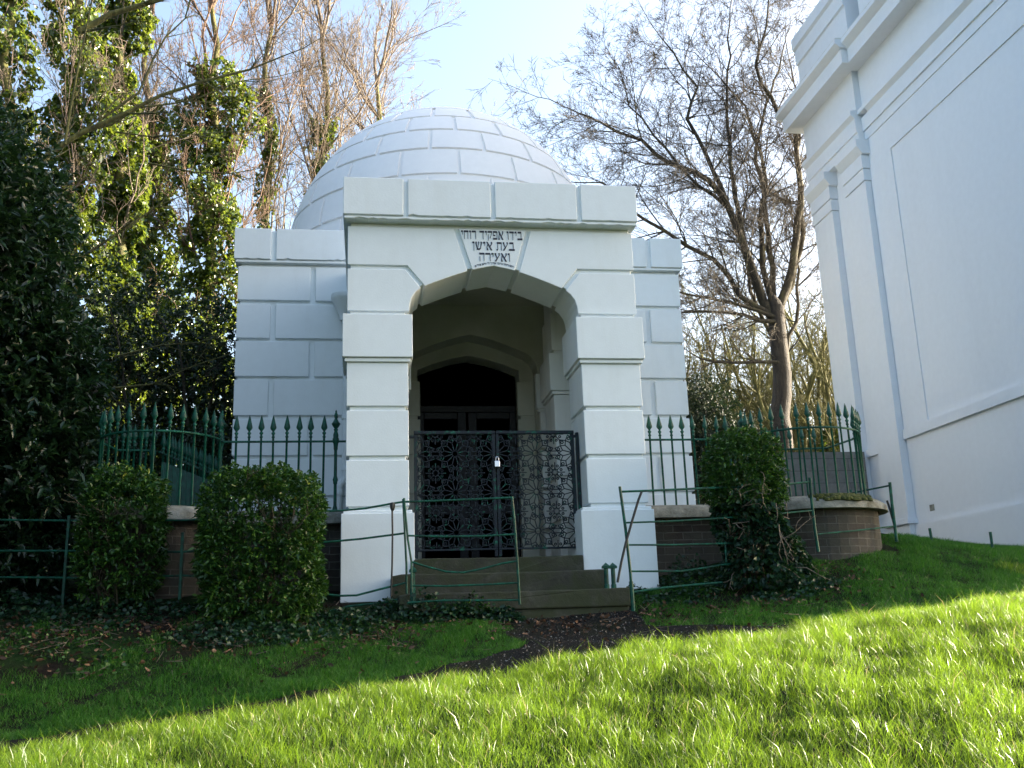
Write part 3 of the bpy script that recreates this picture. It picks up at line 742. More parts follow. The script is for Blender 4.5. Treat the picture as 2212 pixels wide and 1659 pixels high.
for x, yt, yb, Y in ((150, 1114, 1290, 9.9), (395, 1150, 1312, 9.75)):
    a, b = at(x, yt, Y), at(x+4, yb, Y)
    m = MB(); m.box(a[0]-.013, a[0]+.013, a[1]-.02, a[1]+.012, b[2]-.15, a[2]); m.build('post', M['green'], ef, bevel=.003)
rail(ef, [P(871,1078,9.54), P(874,1140,9.54), P(878,1220,9.54), P(879,1300,9.54)], .011, 'post')
rail(ef, [P(847,1090,9.54), P(848,1150,9.54), P(847,1220,9.54), P(845,1288,9.54)], .009, 'stay', 'darkiron')
m = MB(); m.lathe([(.012, -.05), (.022, -.03), (.026, 0), (.022, .025), (.012, .03)], P(848, 1092, 9.54), 8); m.build('clamp', M['darkiron'], ef, smooth=True)
YH = 9.2
hu = thing('iron_hurdle', 'bent green iron hurdle gate standing open in front of the steps, one bar sagging', 'gate', (.9, YH, .3))
rail(hu, [P(873,1076,YH), P(876,1110,YH), P(881,1165,YH), P(889,1214,YH), P(889,1280,YH)], .010, 'stile')
rail(hu, [P(1106,1073,YH), P(1111,1120,YH), P(1118,1220,YH), P(1123,1306,YH)], .012, 'stile')
rail(hu, [P(874,1084,YH), P(940,1082,YH), P(1106,1075,YH)], .010)
rail(hu, [P(880,1157,YH), P(960,1159,YH), P(1040,1158,YH), P(1114,1154,YH)], .009)
rail(hu, [P(890,1214,YH), P(925,1225,YH), P(965,1235,YH), P(1000,1237,YH), P(1040,1229,YH), P(1085,1217,YH), P(1117,1212,YH)], .009)
rail(hu, [P(889,1265,YH), P(960,1266,YH), P(1040,1263,YH), P(1119,1259,YH)], .009)
rail(hu, [P(880,1302,YH), P(960,1297,YH), P(1040,1297,YH), P(1122,1296,YH)], .009)
for k, (x, yb, lab) in enumerate(((892, 1277, 'short green capped post beside the bent hurdle gate, left end of the steps'), (1311, 1268, 'left one of the two short green capped posts at the right of the steps'), (1326, 1268, 'right one of the two short green capped posts at the right of the steps'))):
    Yp = 9.42 if k else 9.28
    b = at(x, yb, Yp); t = at(x, 1222 if k else 1230, Yp)
    sp_ = thing('short_post', lab, 'post', (b[0], Yp, b[2]), 'short capped iron posts by the steps')
    m = MB(); h = t[2]-b[2]; w = .021
    m.lathe([(.026, -.12), (.026, .02), (.021, .03), (.021, h-.03), (.025, h-.025)], b, 8)
    m.build('shaft', M['green'], sp_)
    m = MB(); m.box(b[0]-.034, b[0]+.034, b[1]-.034, b[1]+.034, b[2]+h-.025, b[2]+h-.006)
    m.add([(b[0]-.034, b[1]-.034, b[2]+h-.005), (b[0]+.034, b[1]-.034, b[2]+h-.005), (b[0]+.034, b[1]+.034, b[2]+h-.005), (b[0]-.034, b[1]+.034, b[2]+h-.005), (b[0], b[1], b[2]+h+.03)],
          [(0,1,4),(1,2,4),(2,3,4),(3,0,4),(3,2,1,0)])
    m.build('cap', M['green'], sp_)
rf = thing('iron_fence', 'low green iron rail fence right of the steps, passing the ivy-based bush', 'fence', (2.5, 9.2, .2))
YR = 9.15
rail(rf, [P(1339,1051,YR), P(1351,1140,YR), P(1361,1230,YR), P(1365,1280,YR)], .014, 'end_post')
rail(rf, [P(1363,1256,YR-.01), P(1368,1320,YR-.01)], .020, 'post_foot')
rail(rf, [P(1343,1062,YR), P(1400,1060,YR), P(1514,1055,9.3), P(1640,1051,9.5), P(1700,1046,9.6), P(1747,1041,9.65)], .011)
rail(rf, [P(1353,1129,YR), P(1450,1126,9.2), P(1563,1119,9.35), P(1650,1113,9.5), P(1720,1106,9.6), P(1753,1103,9.65)], .009)
rail(rf, [P(1357,1177,YR), P(1450,1177,9.2), P(1566,1174,9.35), P(1650,1172,9.45)], .009)
rail(rf, [P(1363,1234,YR), P(1420,1234,9.2), P(1471,1234,9.25), P(1520,1227,9.3), P(1560,1220,9.35), P(1620,1214,9.4)], .009)
rail(rf, [P(1368,1279,YR), P(1430,1270,9.2), P(1500,1263,9.25), P(1560,1258,9.3)], .010)
rail(rf, [P(1386,1062,YR-.02), P(1379,1080,YR-.02), P(1367,1120,YR-.02), P(1352,1172,YR-.02), P(1342,1215,YR-.02), P(1334,1258,YR-.02)], .012, 'brace', 'darkiron')
rail(rf, [P(1749,1032,9.66), P(1754,1090,9.66), P(1760,1140,9.66), P(1768,1192,9.66)], .016, 'post')
rail(rf, [P(1566,1170,9.36), P(1569,1215,9.36)], .010, 'post')
fr = thing('iron_fence', 'short length of green rail fence past the mossy wall end, by the white hall', 'fence', (5.6, 9.9, .8))
rail(fr, [P(1785,1082,10.9), P(1838,1065,10.5), P(1880,1057,10.2), P(1921,1049,9.9)], .010)
rail(fr, [P(1766,1154,9.66), P(1850,1146,9.75), P(1930,1137,9.9)], .009)
rail(fr, [P(1922,1042,9.9), P(1927,1090,9.9), P(1937,1170,9.9)], .017, 'post')
rail(fr, [P(1916,1081,9.92), P(1924,1105,9.92), P(1932,1135,9.92)], .012, 'broken_stay', 'darkiron')
rail(fr, [P(1838,1058,10.55), P(1840,1075,10.55)], .013, 'post')
for x, yt, yb, Y, lab in ((2008, 1141, 1153, 10.6, 'green metal stub sticking out of the grass by the white hall, left one'), (2139, 1149, 1170, 10.3, 'dark metal stub sticking out of the grass by the white hall, right one')):
    a, b = at(x, yt, Y), at(x+3, yb, Y); m = MB(); m.tube([(b[0], b[1], b[2]-.1), tuple(a)], .016, 6)
    tag(m.build('post_stub', M['green']), lab, 'post', 'cut-off fence stubs in the grass')

# ------------------------------------------------------------------ white hall on the right
ha = thing('white_hall', 'tall plain white hall with heavy cornice and flat pilasters, cut off by the right edge', 'building', (9, 12, 1))
HX = 9.0; HY0 = 10.15; HY1 = 17.46; SET = .14
m = MB()
m.box(HX, 22, HY0, HY1, -.4, 9.0)
m.box(HX-.05, HX-.0005, HY0, 15.36, -.4, 1.53)                  # plinth of the recessed part
m.build('wall', M['white_hall'], ha)
m = MB()                                                      # raised field around the sunk panel, dado band
def slabs(mb, y0_, y1_, z0, z1, d=.022, d0=.0005): mb.box(HX-d, HX-d0, y0_, y1_, z0, z1)
slabs(m, HY0, 14.62, 7.95, 8.52); slabs(m, 14.62, 15.36, 3.10, 8.52); slabs(m, HY0, 14.618, 3.10, 6.80, .004, .0004)
m.box(HX-.055, HX-.0004, HY0, 15.358, 2.96, 3.12)
m.build('wall_panel', M['white_hall'], ha)
def pilaster(y0_, y1_, top, name='pilaster'):
    m = MB()
    m.box(HX-SET, HX-.0005, y0_, y1_, -.4, 1.55)
    m.box(HX-SET-.045, HX-.001, y0_-.045, y1_+.02, 1.5505, 1.60); m.box(HX-SET-.03, HX-.001, y0_-.03, y1_+.01, 1.6005, 1.655)
    m.box(HX-SET, HX-.0005, y0_, y1_, 1.656, top-.78)
    m.box(HX-SET-.02, HX-.0005, y0_-.02, y1_+.01, top-.775, top-.55)
    m.box(HX-SET-.035, HX-.0005, y0_-.035, y1_+.02, top-.545, top-.28)
    m.prism([(HX-SET-.035, top-.279), (HX-SET-.13, top-.14), (HX-SET-.13, top), (HX, top), (HX, top-.279)], y0_-.09, y1_+.04)
    m.build(name, M['white_hall'], ha, bevel=.006)
pilaster(16.68, HY1, 8.48); pilaster(15.37, 16.10, 8.48)
m = MB(); m.box(HX-.06, HX-.0005, 16.101, 16.679, -.4, 1.56); m.build('niche_base', M['white_hall'], ha)
m = MB(); m.box(HX-.05, HX-.0005, 16.101, 16.679, 2.88, 3.02); m.build('niche_band', M['white_hall'], ha)
def entab(y0_, y1_, dx, mb, mc):
    if dx < .05:
        for z0, z1, d in ((8.485, 8.657, .02), (8.665, 8.93, .045), (9.003, 9.077, .11), (9.105, 9.897, .0), ): mb.box(HX-dx-d, HX-.0007, 15.0951, 15.359, z0, z1)
    # frieze and mouldings as one profile extruded along Y (x, z)
    X0 = HX-dx
    mb.prism([(HX, 8.482), (X0-.02, 8.482), (X0-.02, 8.66), (X0-.05, 8.662), (X0-.05, 8.93), (X0-.12, 9.0), (X0-.12, 9.08), (X0-.02, 9.10), (X0, 9.10), (X0, 9.90), (HX, 9.90)][::-1], y0_, y1_)
    mb.prism([(HX, 9.901), (X0-.30, 9.901), (X0-.30, 10.17), (X0-.33, 10.19), (HX, 10.19)][::-1], y0_-(.0 if dx < .05 else .26), y1_+(0 if dx < .05 else .28))
    mb.prism([(HX, 10.191), (X0-.33, 10.191), (X0-.42, 10.27), (X0-.42, 10.35), (HX, 10.35)][::-1], y0_-(.0 if dx < .05 else .30), y1_+(0 if dx < .05 else .36))
    mc.prism([(HX, 10.351), (X0-.405, 10.351), (X0-.40, 10.385), (HX, 10.42)][::-1], y0_-(.0 if dx < .05 else .29), y1_+(0 if dx < .05 else .35))
    mb.prism([(HX+.3, 10.42), (X0+.04, 10.42), (X0+.04, 11.30), (X0, 11.31), (X0, 11.62), (X0-.05, 11.66), (X0-.05, 11.90), (HX+.3, 11.92)][::-1], y0_+(.0 if dx < .05 else 0), y1_)
m = MB(); mc = MB()
entab(15.36, HY1, .14, m, mc)
entab(HY0-.3, 15.095, .02, m, mc)
m.build('cornice', M['white_hall'], ha); mc.build('cornice_crown', M['cornice_worn'], ha)
m = MB(); m.box(HX+.31, 22, HY0, HY1, 9.0, 12.3); m.build('attic', M['white_hall'], ha)
m = MB(); m.box(HX-.005, HX-.0002, 14.80, 14.93, 1.70, 1.80); m.build('vent', M['coping'], ha)
m = MB(); m.box(HX-.005, HX-.0002, 12.6, 12.85, 1.72, 1.80); m.build('vent', M['white_hall'], ha)

# concrete block wall beyond the right railing
m = MB(); m.box(6.9, 8.88, 16.6, 16.8, .8, 2.98)
tag(m.build('block_wall', M['blocks']), 'grey concrete block wall seen through the right railing beside the hall corner', 'wall')

# ------------------------------------------------------------------ foliage machinery
def unit(a): return a/np.maximum(np.linalg.norm(a, axis=-1, keepdims=True), 1e-9)
def leaves(Pp, D, L, W, droop=.25, nb=None, nrand=.55):
    n = len(Pp); D = unit(D); rnd = rng.normal(size=(n, 3))
    if nb is not None: rnd = unit(nb)+rnd*nrand
    S = unit(np.cross(D, rnd)); Nn = np.cross(S, D)
    L = np.broadcast_to(np.asarray(L, float), (n,))[:, None]; W = np.broadcast_to(np.asarray(W, float), (n,))[:, None]
    dn = np.array([0, 0, -1.0])*L*droop
    a1 = Pp+D*L*.30; a2 = Pp+D*L*.68+dn*.4; t = Pp+D*L+dn
    V = np.stack([Pp, a1-S*W*.46+Nn*W*.16, a2-S*W*.38+Nn*W*.14, t, a2+S*W*.38+Nn*W*.14, a1+S*W*.46+Nn*W*.16], 1).reshape(-1, 3)
    b = np.arange(n)*6
    return V, np.concatenate([np.c_[b, b+1, b+2, b+3], np.c_[b, b+3, b+4, b+5]])
def nz3(Q, s, seed=0):
    r = np.random.default_rng(seed); o = np.zeros(len(Q))
    for k in range(7):
        w = r.normal(size=3)*s*(1+k*.5); o += np.sin(Q@w+r.uniform(0, 6))/(1+k*.5)
    return o/2.6
def add_leaves(name, mat, parent, groups):
    Vs = []; Fs = []; n = 0
    for V, F_ in groups: Vs.append(V); Fs.append(F_+n); n += len(V)
    return np_mesh(name, np.concatenate(Vs), [np.concatenate(Fs)], mat, parent)
def sprigs(C, D, nl, L, W, spread=.8, stem=.05, nb=None):
    """whorls of leaves round sprig tips"""
    n = len(C); D = unit(D); C2 = np.repeat(C, nl, 0); D2 = np.repeat(D, nl, 0)
    dd = unit(D2+rng.normal(size=(n*nl, 3))*spread)
    off = D2*rng.uniform(-stem, stem*.3, (n*nl, 1))
    l = L*rng.uniform(.6, 1.15, n*nl)
    nb = dd*.0+D2*.6+np.array([0, 0, .8]) if nb is None else np.repeat(nb, nl, 0)
    return leaves(C2+off, dd, l, l*W/L, .25, nb)
def shell_pts(n, c, r, power=4.0, thick=.22, ns=2.2, amp=.12, seed=1):
    """points near the surface of a lumpy rounded block"""
    d = unit(rng.normal(size=(n, 3))); c = np.array(c); r = np.array(r)
    k = (np.abs(d)**power).sum(1)**(-1/power)
    base = d*k[:, None]*r
    lump = 1+amp*nz3(base, ns, seed)
    depth = 1-thick*rng.random(n)**1.6
    Q = base*(lump*depth)[:, None]
    nrm = unit(np.sign(d)*np.abs(d)**(power-1)/r)
    return Q+c, nrm
def segs_mesh(name, segs, mat, parent, n=4, nbig=9):
    A = np.array([s[0] for s in segs]); B = np.array([s[1] for s in segs]); ra = np.array([s[2] for s in segs]); rb = np.array([s[3] for s in segs])
    Vs = []; Fs = []; off = 0
    for sel, k in ((ra < .018, n), (ra >= .018, nbig)):
        if not sel.any(): continue
        a, b, r0, r1 = A[sel], B[sel], ra[sel], rb[sel]
        d = unit(b-a); e = d*(r1*.4)[:, None]; b = b+e
        t = np.where(np.abs(d[:, 2:3]) > .9, np.array([[1., 0, 0]]), np.array([[0, 0, 1.]]))
        u = unit(np.cross(d, t)); v = np.cross(d, u)
        ang = 2*PI*np.arange(k)/k
        ring = u[:, None, :]*np.cos(ang)[None, :, None]+v[:, None, :]*np.sin(ang)[None, :, None]
        V = np.concatenate([a[:, None, :]+ring*r0[:, None, None], b[:, None, :]+ring*r1[:, None, None]], 1).reshape(-1, 3)
        bs = (np.arange(len(a))*2*k)[:, None]; i = np.arange(k)[None, :]; j = (i+1) % k
        f = np.stack([bs+i, bs+j, bs+k+j, bs+k+i], 2).reshape(-1, 4)+off
        Vs.append(V); Fs.append(f); off += len(V)
    return np_mesh(name, np.concatenate(Vs), [np.concatenate(Fs)], mat, parent, smooth=True)
def grow(segs, p, d, L, r, lev, rs, up=.10, wig=.16, kids=(5, 5, 4), ang=(.45, .9), ratio=.58, rmin=.0034, spread=1.0):
    n = max(3, int(L/.28)) if lev > 0 else max(3, int(L/.16))
    n = min(n, 14); st_ = L/n; p = np.array(p, float); d = np.array(d, float); d /= np.linalg.norm(d)
    pts = [p]; dirs = [d]
    for i in range(n):
        d = d+np.array([rs.gauss(0, wig), rs.gauss(0, wig), rs.gauss(0, wig)+up]); d /= np.linalg.norm(d)
        p2 = p+d*st_; t0 = i/n; t1 = (i+1)/n
        r0 = max(rmin, r*(1-.75*t0)); r1 = max(rmin*.8, r*(1-.75*t1))
        segs.append((p, p2, r0, r1)); p = p2; pts.append(p); dirs.append(d)
    if lev <= 0: return
    nk = kids[min(lev, len(kids))-1]
    for k in range(nk):
        t = rs.uniform(.18, 1.0); i = min(n-1, int(t*n)); q_ = pts[i]+(pts[i+1]-pts[i])*rs.random()
        dd = dirs[i]; ax = np.cross(dd, np.array([rs.gauss(0, 1), rs.gauss(0, 1), rs.gauss(0, 1)])); ax /= np.linalg.norm(ax)
        a = rs.uniform(*ang)*spread; nd = dd*math.cos(a)+ax*math.sin(a)
        grow(segs, q_, nd, L*ratio*rs.uniform(.6, 1.15)*(1-.35*t), max(rmin, r*(1-.75*t)*.62), lev-1, rs, up, wig*1.1, kids, ang, ratio, rmin, spread)
def limb(segs, pts, r0, r1, rs, kids=9, L=1.6, lev=3, up=.05, wig=.17, kk=(5, 5, 4), tstart=.15, ang=(.4, 1.0), rk=None):
    """a traced limb through pts with growth along it"""
    P_ = [np.array(p, float) for p in pts]
    # subdivide with jitter
    Q = [P_[0]]
    for a, b in zip(P_[:-1], P_[1:]):
        m_ = max(1, int(np.linalg.norm(b-a)/.35))
        for k in range(1, m_+1):
            q_ = a+(b-a)*k/m_
            if k < m_: q_ = q_+np.array([rs.gauss(0, .03) for _ in range(3)])
            Q.append(q_)
    n = len(Q)-1
    for i in range(n):
        segs.append((Q[i], Q[i+1], r0+(r1-r0)*i/n, r0+(r1-r0)*(i+1)/n))
    for k in range(kids):
        t = tstart+(1-tstart)*(k+rs.random())/kids; i = min(n-1, int(t*n)); dd = Q[i+1]-Q[i]; dd /= np.linalg.norm(dd)
        ax = np.cross(dd, np.array([rs.gauss(0, 1) for _ in range(3)])); ax /= np.linalg.norm(ax); a = rs.uniform(*ang)
        nd = dd*math.cos(a)+ax*math.sin(a); rr = (r0+(r1-r0)*t)*.55
        grow(segs, Q[i], nd, L*rs.uniform(.6, 1.2)*(1.1-.4*t), max(.008, rr if rk is None else min(rr, rk)), lev-1, rs, up, wig, kk)
    grow(segs, Q[-1], Q[-1]-Q[-2], L*.8, r1, lev-1, rs, up, wig, kk)

# ------------------------------------------------------------------ bushes
def bush(name, label, c, r, n, mat, L=.055, W=.024, power=5, tips=True, seed=1, stems=10, amp=.10, thick=.3, group=None, nl=7, bottom_thin=.0):
    zb = g1(c[0], c[1]); t = thing(name, label, 'bush', (c[0], c[1], zb), group)
    C, Nn = shell_pts(n, c, r, power, thick, 4.5/max(r), amp, seed)
    k = (C[:, 1] < c[1]+r[1]*.75)|(rng.random(n) < .8)
    if bottom_thin:
        h = (C[:, 2]-(c[2]-r[2]))/(2*r[2]); k &= rng.random(n) < np.clip(.25+h/bottom_thin, .2, 1)
    k &= nz3(C, 9/max(r), seed+5) > -1.15
    C, Nn = C[k], Nn[k]
    add_leaves('leaves', M[mat], t, [sprigs(C, Nn+np.array([0, 0, .7])+rng.normal(size=C.shape)*.35, nl, L, W)])
    if tips:
        top = (C[:, 2] > c[2]+r[2]*.45) & (rng.random(len(C)) < .05)
        if top.any(): add_leaves('young_leaves', M['shrub_tip'], t, [sprigs(C[top]+np.array([0, 0, .03]), np.tile([0, 0, 1.], (top.sum(), 1)), 4, L*.9, W*.8, .35)])
    rs = random.Random(seed); sg_ = []
    for i in range(stems):
        p = (c[0]+rs.uniform(-.45, .45)*r[0], c[1]+rs.uniform(-.4, .3)*r[1], zb-.05)
        grow(sg_, p, (rs.uniform(-.35, .35), rs.uniform(-.3, .2), 1), r[2]*1.45, .010, 2, rs, .05, .13, (5, 4), (.3, .8), .5, .003)
    segs_mesh('stems', sg_, M['bark_dark'], t)
    return t
bush('clipped_bush', 'smaller clipped evergreen bush with leggy bare stems, left of the big square one', (-2.21, 9.62, .98), (.36, .34, .62), 2300, 'shrub', power=4, seed=3, bottom_thin=.55, stems=16, group='clipped bushes in front of the porch walls')
bush('clipped_bush', 'large square clipped evergreen bush directly left of the porch', (-.925, 9.35, .80), (.535, .48, .72), 4200, 'shrub', power=5.5, seed=4, stems=12, group='clipped bushes in front of the porch walls')
rb = bush('clipped_bush', 'clipped evergreen bush on a narrow ivy-covered base, right of the porch', (3.79, 9.60, 1.49), (.37, .36, .45), 1900, 'shrub', power=3.2, seed=5, tips=False, stems=8, group='clipped bushes in front of the porch walls')
# its ivy-hung base
n = 1500; h = rng.random(n); a = rng.uniform(0, 2*PI, n); zb = g1(3.85, 9.45)
rad = .30+.16*(1-h)**1.5+.05*np.sin(a*3+h*7); cxx = 3.78+.14*(1-h)
C = np.c_[cxx+rad*np.cos(a), 9.52+rad*.85*np.sin(a), zb+.02+h*.82]
add_leaves('ivy_skirt', M['ivy_dark'], rb, [sprigs(C, np.c_[np.cos(a), np.sin(a), np.full(n, -.1)], 3, .055, .050, .7)])
sg_ = []; rs = random.Random(8)
for i in range(26):
    aa = rs.uniform(PI, 2*PI); p = (3.84+.33*math.cos(aa), 9.5+.30*math.sin(aa), zb+rs.uniform(.1, .9))
    grow(sg_, p, (rs.uniform(-.5, .5), -.3, rs.uniform(-1, .6)), rs.uniform(.2, .5), .006, 1, rs, 0, .4, (2, 2), (.4, 1.), .5, .003)
tag(segs_mesh('ivy_vines', sg_, M['twig'], rb), kind='stuff')

# ivy and weeds on the ground and at the foot of the steps
def patch(n, cx_, cy_, rx, ry, h0, L, mat, lift=.0):
    r = np.sqrt(rng.random(n)); a = rng.uniform(0, 2*PI, n); x = cx_+rx*r*np.cos(a); y = cy_+ry*r*np.sin(a)
    z = gz(x, y)+h0*rng.random(n)*(1.1-r)+.01+lift
    return leaves(np.c_[x, y, z], np.c_[rng.normal(size=(n, 2)), rng.uniform(-.1, .9, n)], L*rng.uniform(.6, 1.2, n), L*.8, .3)
gr = [patch(900, -.9, 8.75, .75, .28, .12, .05, 'ivy_dark'), patch(500, -.15, 9.15, .35, .3, .14, .05, 'ivy_dark'), patch(420, .55, 9.22, .35, .14, .28, .05, 'i'), patch(350, .98, 9.24, .35, .12, .26, .045, 'i'),
      patch(260, 1.27, 9.22, .16, .12, .16, .05, 'i'), patch(700, -2.2, 9.4, .8, .35, .16, .05, 'i'), patch(1200, -3.6, 9.9, 1.0, .5, .30, .06, 'i'), patch(420, 3.25, 9.95, .35, .3, .35, .045, 'i'),
      patch(160, 2.62, 9.75, .15, .15, .16, .04, 'i'), patch(600, 4.0, 9.15, .5, .25, .12, .05, 'i'), patch(260, 3.0, 9.5, .4, .2, .08, .045, 'i'), patch(500, .25, 9.35, .3, .12, .2, .045, 'i')]
tag(add_leaves('ground_ivy', M['ivy_dark'], None, gr), 'dark ivy and weeds creeping over the soil along the wall foot and steps', 'ivy', kind='stuff')
# fallen leaves
n = 9000; x = rng.uniform(-4.2, 4.8, n); y = rng.uniform(7.4, 10.2, n)
w = np.exp(-((y-9.1-.1*np.sin(x*3))/.35)**2)+(x < .4)*np.exp(-((y-8.8)/.55)**2); k = (rng.random(n) < w*.8)|(rng.random(n) < .04)
k &= ~((x > .3) & (x < 2.5) & (y > 9.28)); x, y = x[k], y[k]
z = gz(x, y)+.02; V1 = leaves(np.c_[x, y, z], np.c_[rng.normal(size=(len(x), 2)), rng.uniform(-.1, .4, len(x))], rng.uniform(.015, .065, len(x)), rng.uniform(.008, .04, len(x)), -.1)
tag(add_leaves('fallen_leaves', M['deadleaf'], None, [V1]), 'brown fallen leaves scattered on the soil and path edges', 'leaves', kind='stuff')

n = 4200; x = rng.uniform(.6, 4.0, n); y = rng.uniform(6.9, 9.35, n); k = on_path(x, y) | (rng.random(n) < .03); x, y = x[k], y[k]; n = len(x)
V1 = leaves(np.c_[x, y, gz(x, y)+.010], np.c_[rng.normal(size=(n, 2)), rng.uniform(-.05, .3, n)], rng.uniform(.006, .020, n), rng.uniform(.006, .016, n), -.1)
tag(add_leaves('grit', leaf_mat('path_grit', (.02, .02, .02), (.06, .057, .054), (.26, .25, .23), (.02, .02, .02), .05, .9, .2), None, [V1]), 'loose grit and small stones on the dark path', 'grit', kind='stuff')
sg_ = []; rs = random.Random(90)
for i in range(200):
    if rs.random() < .7: x, y = rs.uniform(-4, .4), rs.gauss(9.0, .35)
    else: x, y = rs.uniform(-3, 4.5), rs.uniform(8.0, 9.9)
    if .2 < x < 2.5 and y > 9.25: continue
    a = rs.uniform(0, 2*PI); l = rs.uniform(.05, .28); z = g1(x, y)+.012
    x2, y2 = x+l*math.cos(a), y+l*math.sin(a)
    sg_.append((np.array([x, y, z]), np.array([x2, y2, g1(x2, y2)+rs.uniform(.01, .05)]), rs.uniform(.0015, .004), .0015))
tag(segs_mesh('fallen_twigs', sg_, M['twig'], None), 'thin broken twigs littering the bare soil', 'twigs', kind='stuff')
gr = [patch(300, .95, 9.27, .28, .06, .20, .035, 'i', .06), patch(160, -.1, 8.9, .5, .25, .06, .03, 'i'), patch(420, -2.6, 8.8, 1.0, .45, .05, .032, 'i'), patch(200, -3.3, 8.3, .6, .4, .05, .035, 'i'), patch(260, 3.3, 9.75, .4, .25, .10, .04, 'i'), patch(90, -1.9, 8.2, .4, .3, .05, .045, 'i')]
tag(add_leaves('weeds', M['shrub'], None, gr), 'small green weeds growing through the soil and beside the steps', 'weeds', kind='stuff')

# ------------------------------------------------------------------ grass
def blades(x, y, h, w, lean, z0=0):
    n = len(x); z = gz(x, y)-.01+z0; a = rng.uniform(0, 2*PI, n); s = np.c_[np.cos(a), np.sin(a), np.zeros(n)]*w[:, None]*.5
    b = rng.uniform(0, 2*PI, n); ln = lean*rng.uniform(.2, 1.2, n)*h
    dirn = np.c_[np.cos(b), np.sin(b), np.zeros(n)]
    P0 = np.c_[x, y, z]; P1 = P0+np.c_[np.zeros((n, 2)), h*.55]+dirn*(ln*.3)[:, None]; P2 = P0+np.c_[np.zeros((n, 2)), h*.92]+dirn*ln[:, None]
    V = np.stack([P0-s, P0+s, P1+s*.8, P1-s*.8, P2], 1).reshape(-1, 3); i = np.arange(n)*5
    return V, np.c_[i, i+1, i+2, i+3], np.c_[i+3, i+2, i+4]
def frustum(x, y): return (x > -.42*y-.4) & (x < .72*y+.3)
def clump(x, y): return .5+.25*wob(x, y, 2.3)+.18*wob(x+3, y-1, 6)
n = 380000; x = rng.uniform(-3.2, 6.2, n); y = rng.uniform(3.6, 8.0, n)
k = frustum(x, y) & (y < crest(x)+.05*wob(x, y, 4)) & (rng.random(n) < .72+.3*clump(x, y))
x, y = x[k], y[k]; n = len(x)
cl_ = np.clip(clump(x, y), 0, 1.2)
h = (.042+.062*cl_)*rng.uniform(.45, 1.45, n); h = np.where(rng.random(n) < .02, h*1.7, h)
V, f4, f3 = blades(x, y, h, rng.uniform(.0016, .0038, n), .85)
tag(np_mesh('grass', V, [f4, f3], M['grass_sun']), 'long bright sunlit grass covering the bank in the foreground', 'grass', kind='stuff')
k = rng.random(n) < .016; V, f4, f3 = blades(x[k], y[k], h[k]*1.15, rng.uniform(.003, .006, k.sum()), .9)
tag(np_mesh('dead_grass', V, [f4, f3], M['straw']), 'pale dry blades scattered through the sunlit bank of grass', 'grass', kind='stuff')
n = 900000; x = rng.uniform(-4.6, 9, n); y = rng.uniform(6.4, 13.5, n)
soil = (np.exp(-((x+2.2)/1.7)**2-((y-8.85-.02*x)/.62)**2)*1.6+np.exp(-((x-3.2)/.8)**2-((y-9.35)/.28)**2)*.8+np.exp(-((x+3.2)/1.0)**2-((y-7.9)/.5)**2)*.7)
k = frustum(x, y) & (y > crest(x)+.12) & ~on_path(x, y) & (rng.random(n) > soil*(.75+.5*wob(x, y, 2.2))) & (rng.random(n) < .7+.5*clump(x, y))
lim = np.where(x < -.2, 9.3+.0*x, np.where(x < 2.5, 9.28, np.where(x < 5.6, 9.95, 15))); k &= y < lim
k &= ~((x > .2) & (x < 2.5) & (y > 9.2)); k &= rng.random(n) < np.where(y > 10.5, .5, 1)
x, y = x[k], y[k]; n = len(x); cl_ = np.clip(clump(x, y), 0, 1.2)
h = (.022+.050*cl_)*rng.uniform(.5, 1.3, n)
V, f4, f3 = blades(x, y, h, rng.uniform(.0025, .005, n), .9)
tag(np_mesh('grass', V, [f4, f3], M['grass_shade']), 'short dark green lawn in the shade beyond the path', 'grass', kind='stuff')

n = 120000; x = rng.uniform(5.8, 11, n); y = rng.uniform(3.2, 9.3, n); k = ~((frustum(x, y)) & (x < 6.2)) & (x < 9.0+(y < 10)*2)
x, y = x[k], y[k]; n = len(x); h = (.04+.06*np.clip(clump(x, y), 0, 1.2))*rng.uniform(.5, 1.4, n)
V, f4, f3 = blades(x, y, h, rng.uniform(.003, .006, n), .85)
tag(np_mesh('grass', V, [f4, f3], M['grass_sun']), 'long sunlit grass running on past the right edge towards the hall', 'grass', kind='stuff')

# ------------------------------------------------------------------ dark laurel at the left edge
la = thing('laurel_tree', 'big dark glossy evergreen filling the left edge in front of the ivy trees', 'tree', (-4.7, 11.0, .6))
gs = []
for c, r, n_ in (((-4.85, 11.0, 2.6), (2.05, 1.5, 2.6), 5200), ((-4.5, 10.9, 4.5), (1.25, 1.1, 1.25), 1500), ((-5.4, 11.0, 5.2), (1.5, 1.1, 1.1), 1300), ((-3.55, 10.9, 2.2), (.78, .7, 1.5), 1200)):
    C, Nn = shell_pts(n_, c, r, 2.8, .30, 1.6, .16, 5)
    k = (C[:, 1] < c[1]+.5) & (nz3(C, 2.2, 9) > -.75); C, Nn = C[k], Nn[k]
    gs.append(sprigs(C, Nn*.8+np.array([0, 0, .5])+rng.normal(size=C.shape)*.4, 8, .115, .040, .75, .10))
    C, Nn = shell_pts(n_//2, c, np.array(r)*.78, 2.8, .5, 1.6, .1, 5); k = C[:, 1] < c[1]+.3; gs.append(sprigs(C[k], Nn[k]+rng.normal(size=C[k].shape)*.5, 7, .15, .07, .9, .12))
add_leaves('crown', M['laurel'], la, gs)
sg_ = []; rs = random.Random(21)
for i in range(9): grow(sg_, (-4.7+rs.uniform(-.5, .6), 11.0+rs.uniform(-.3, .3), .4), (rs.uniform(-.3, .4), rs.uniform(-.2, .2), 1), 3.8, .05, 2, rs, .04, .10, (6, 5), (.4, .9), .4, .006)
segs_mesh('trunk', sg_, M['bark'], la)
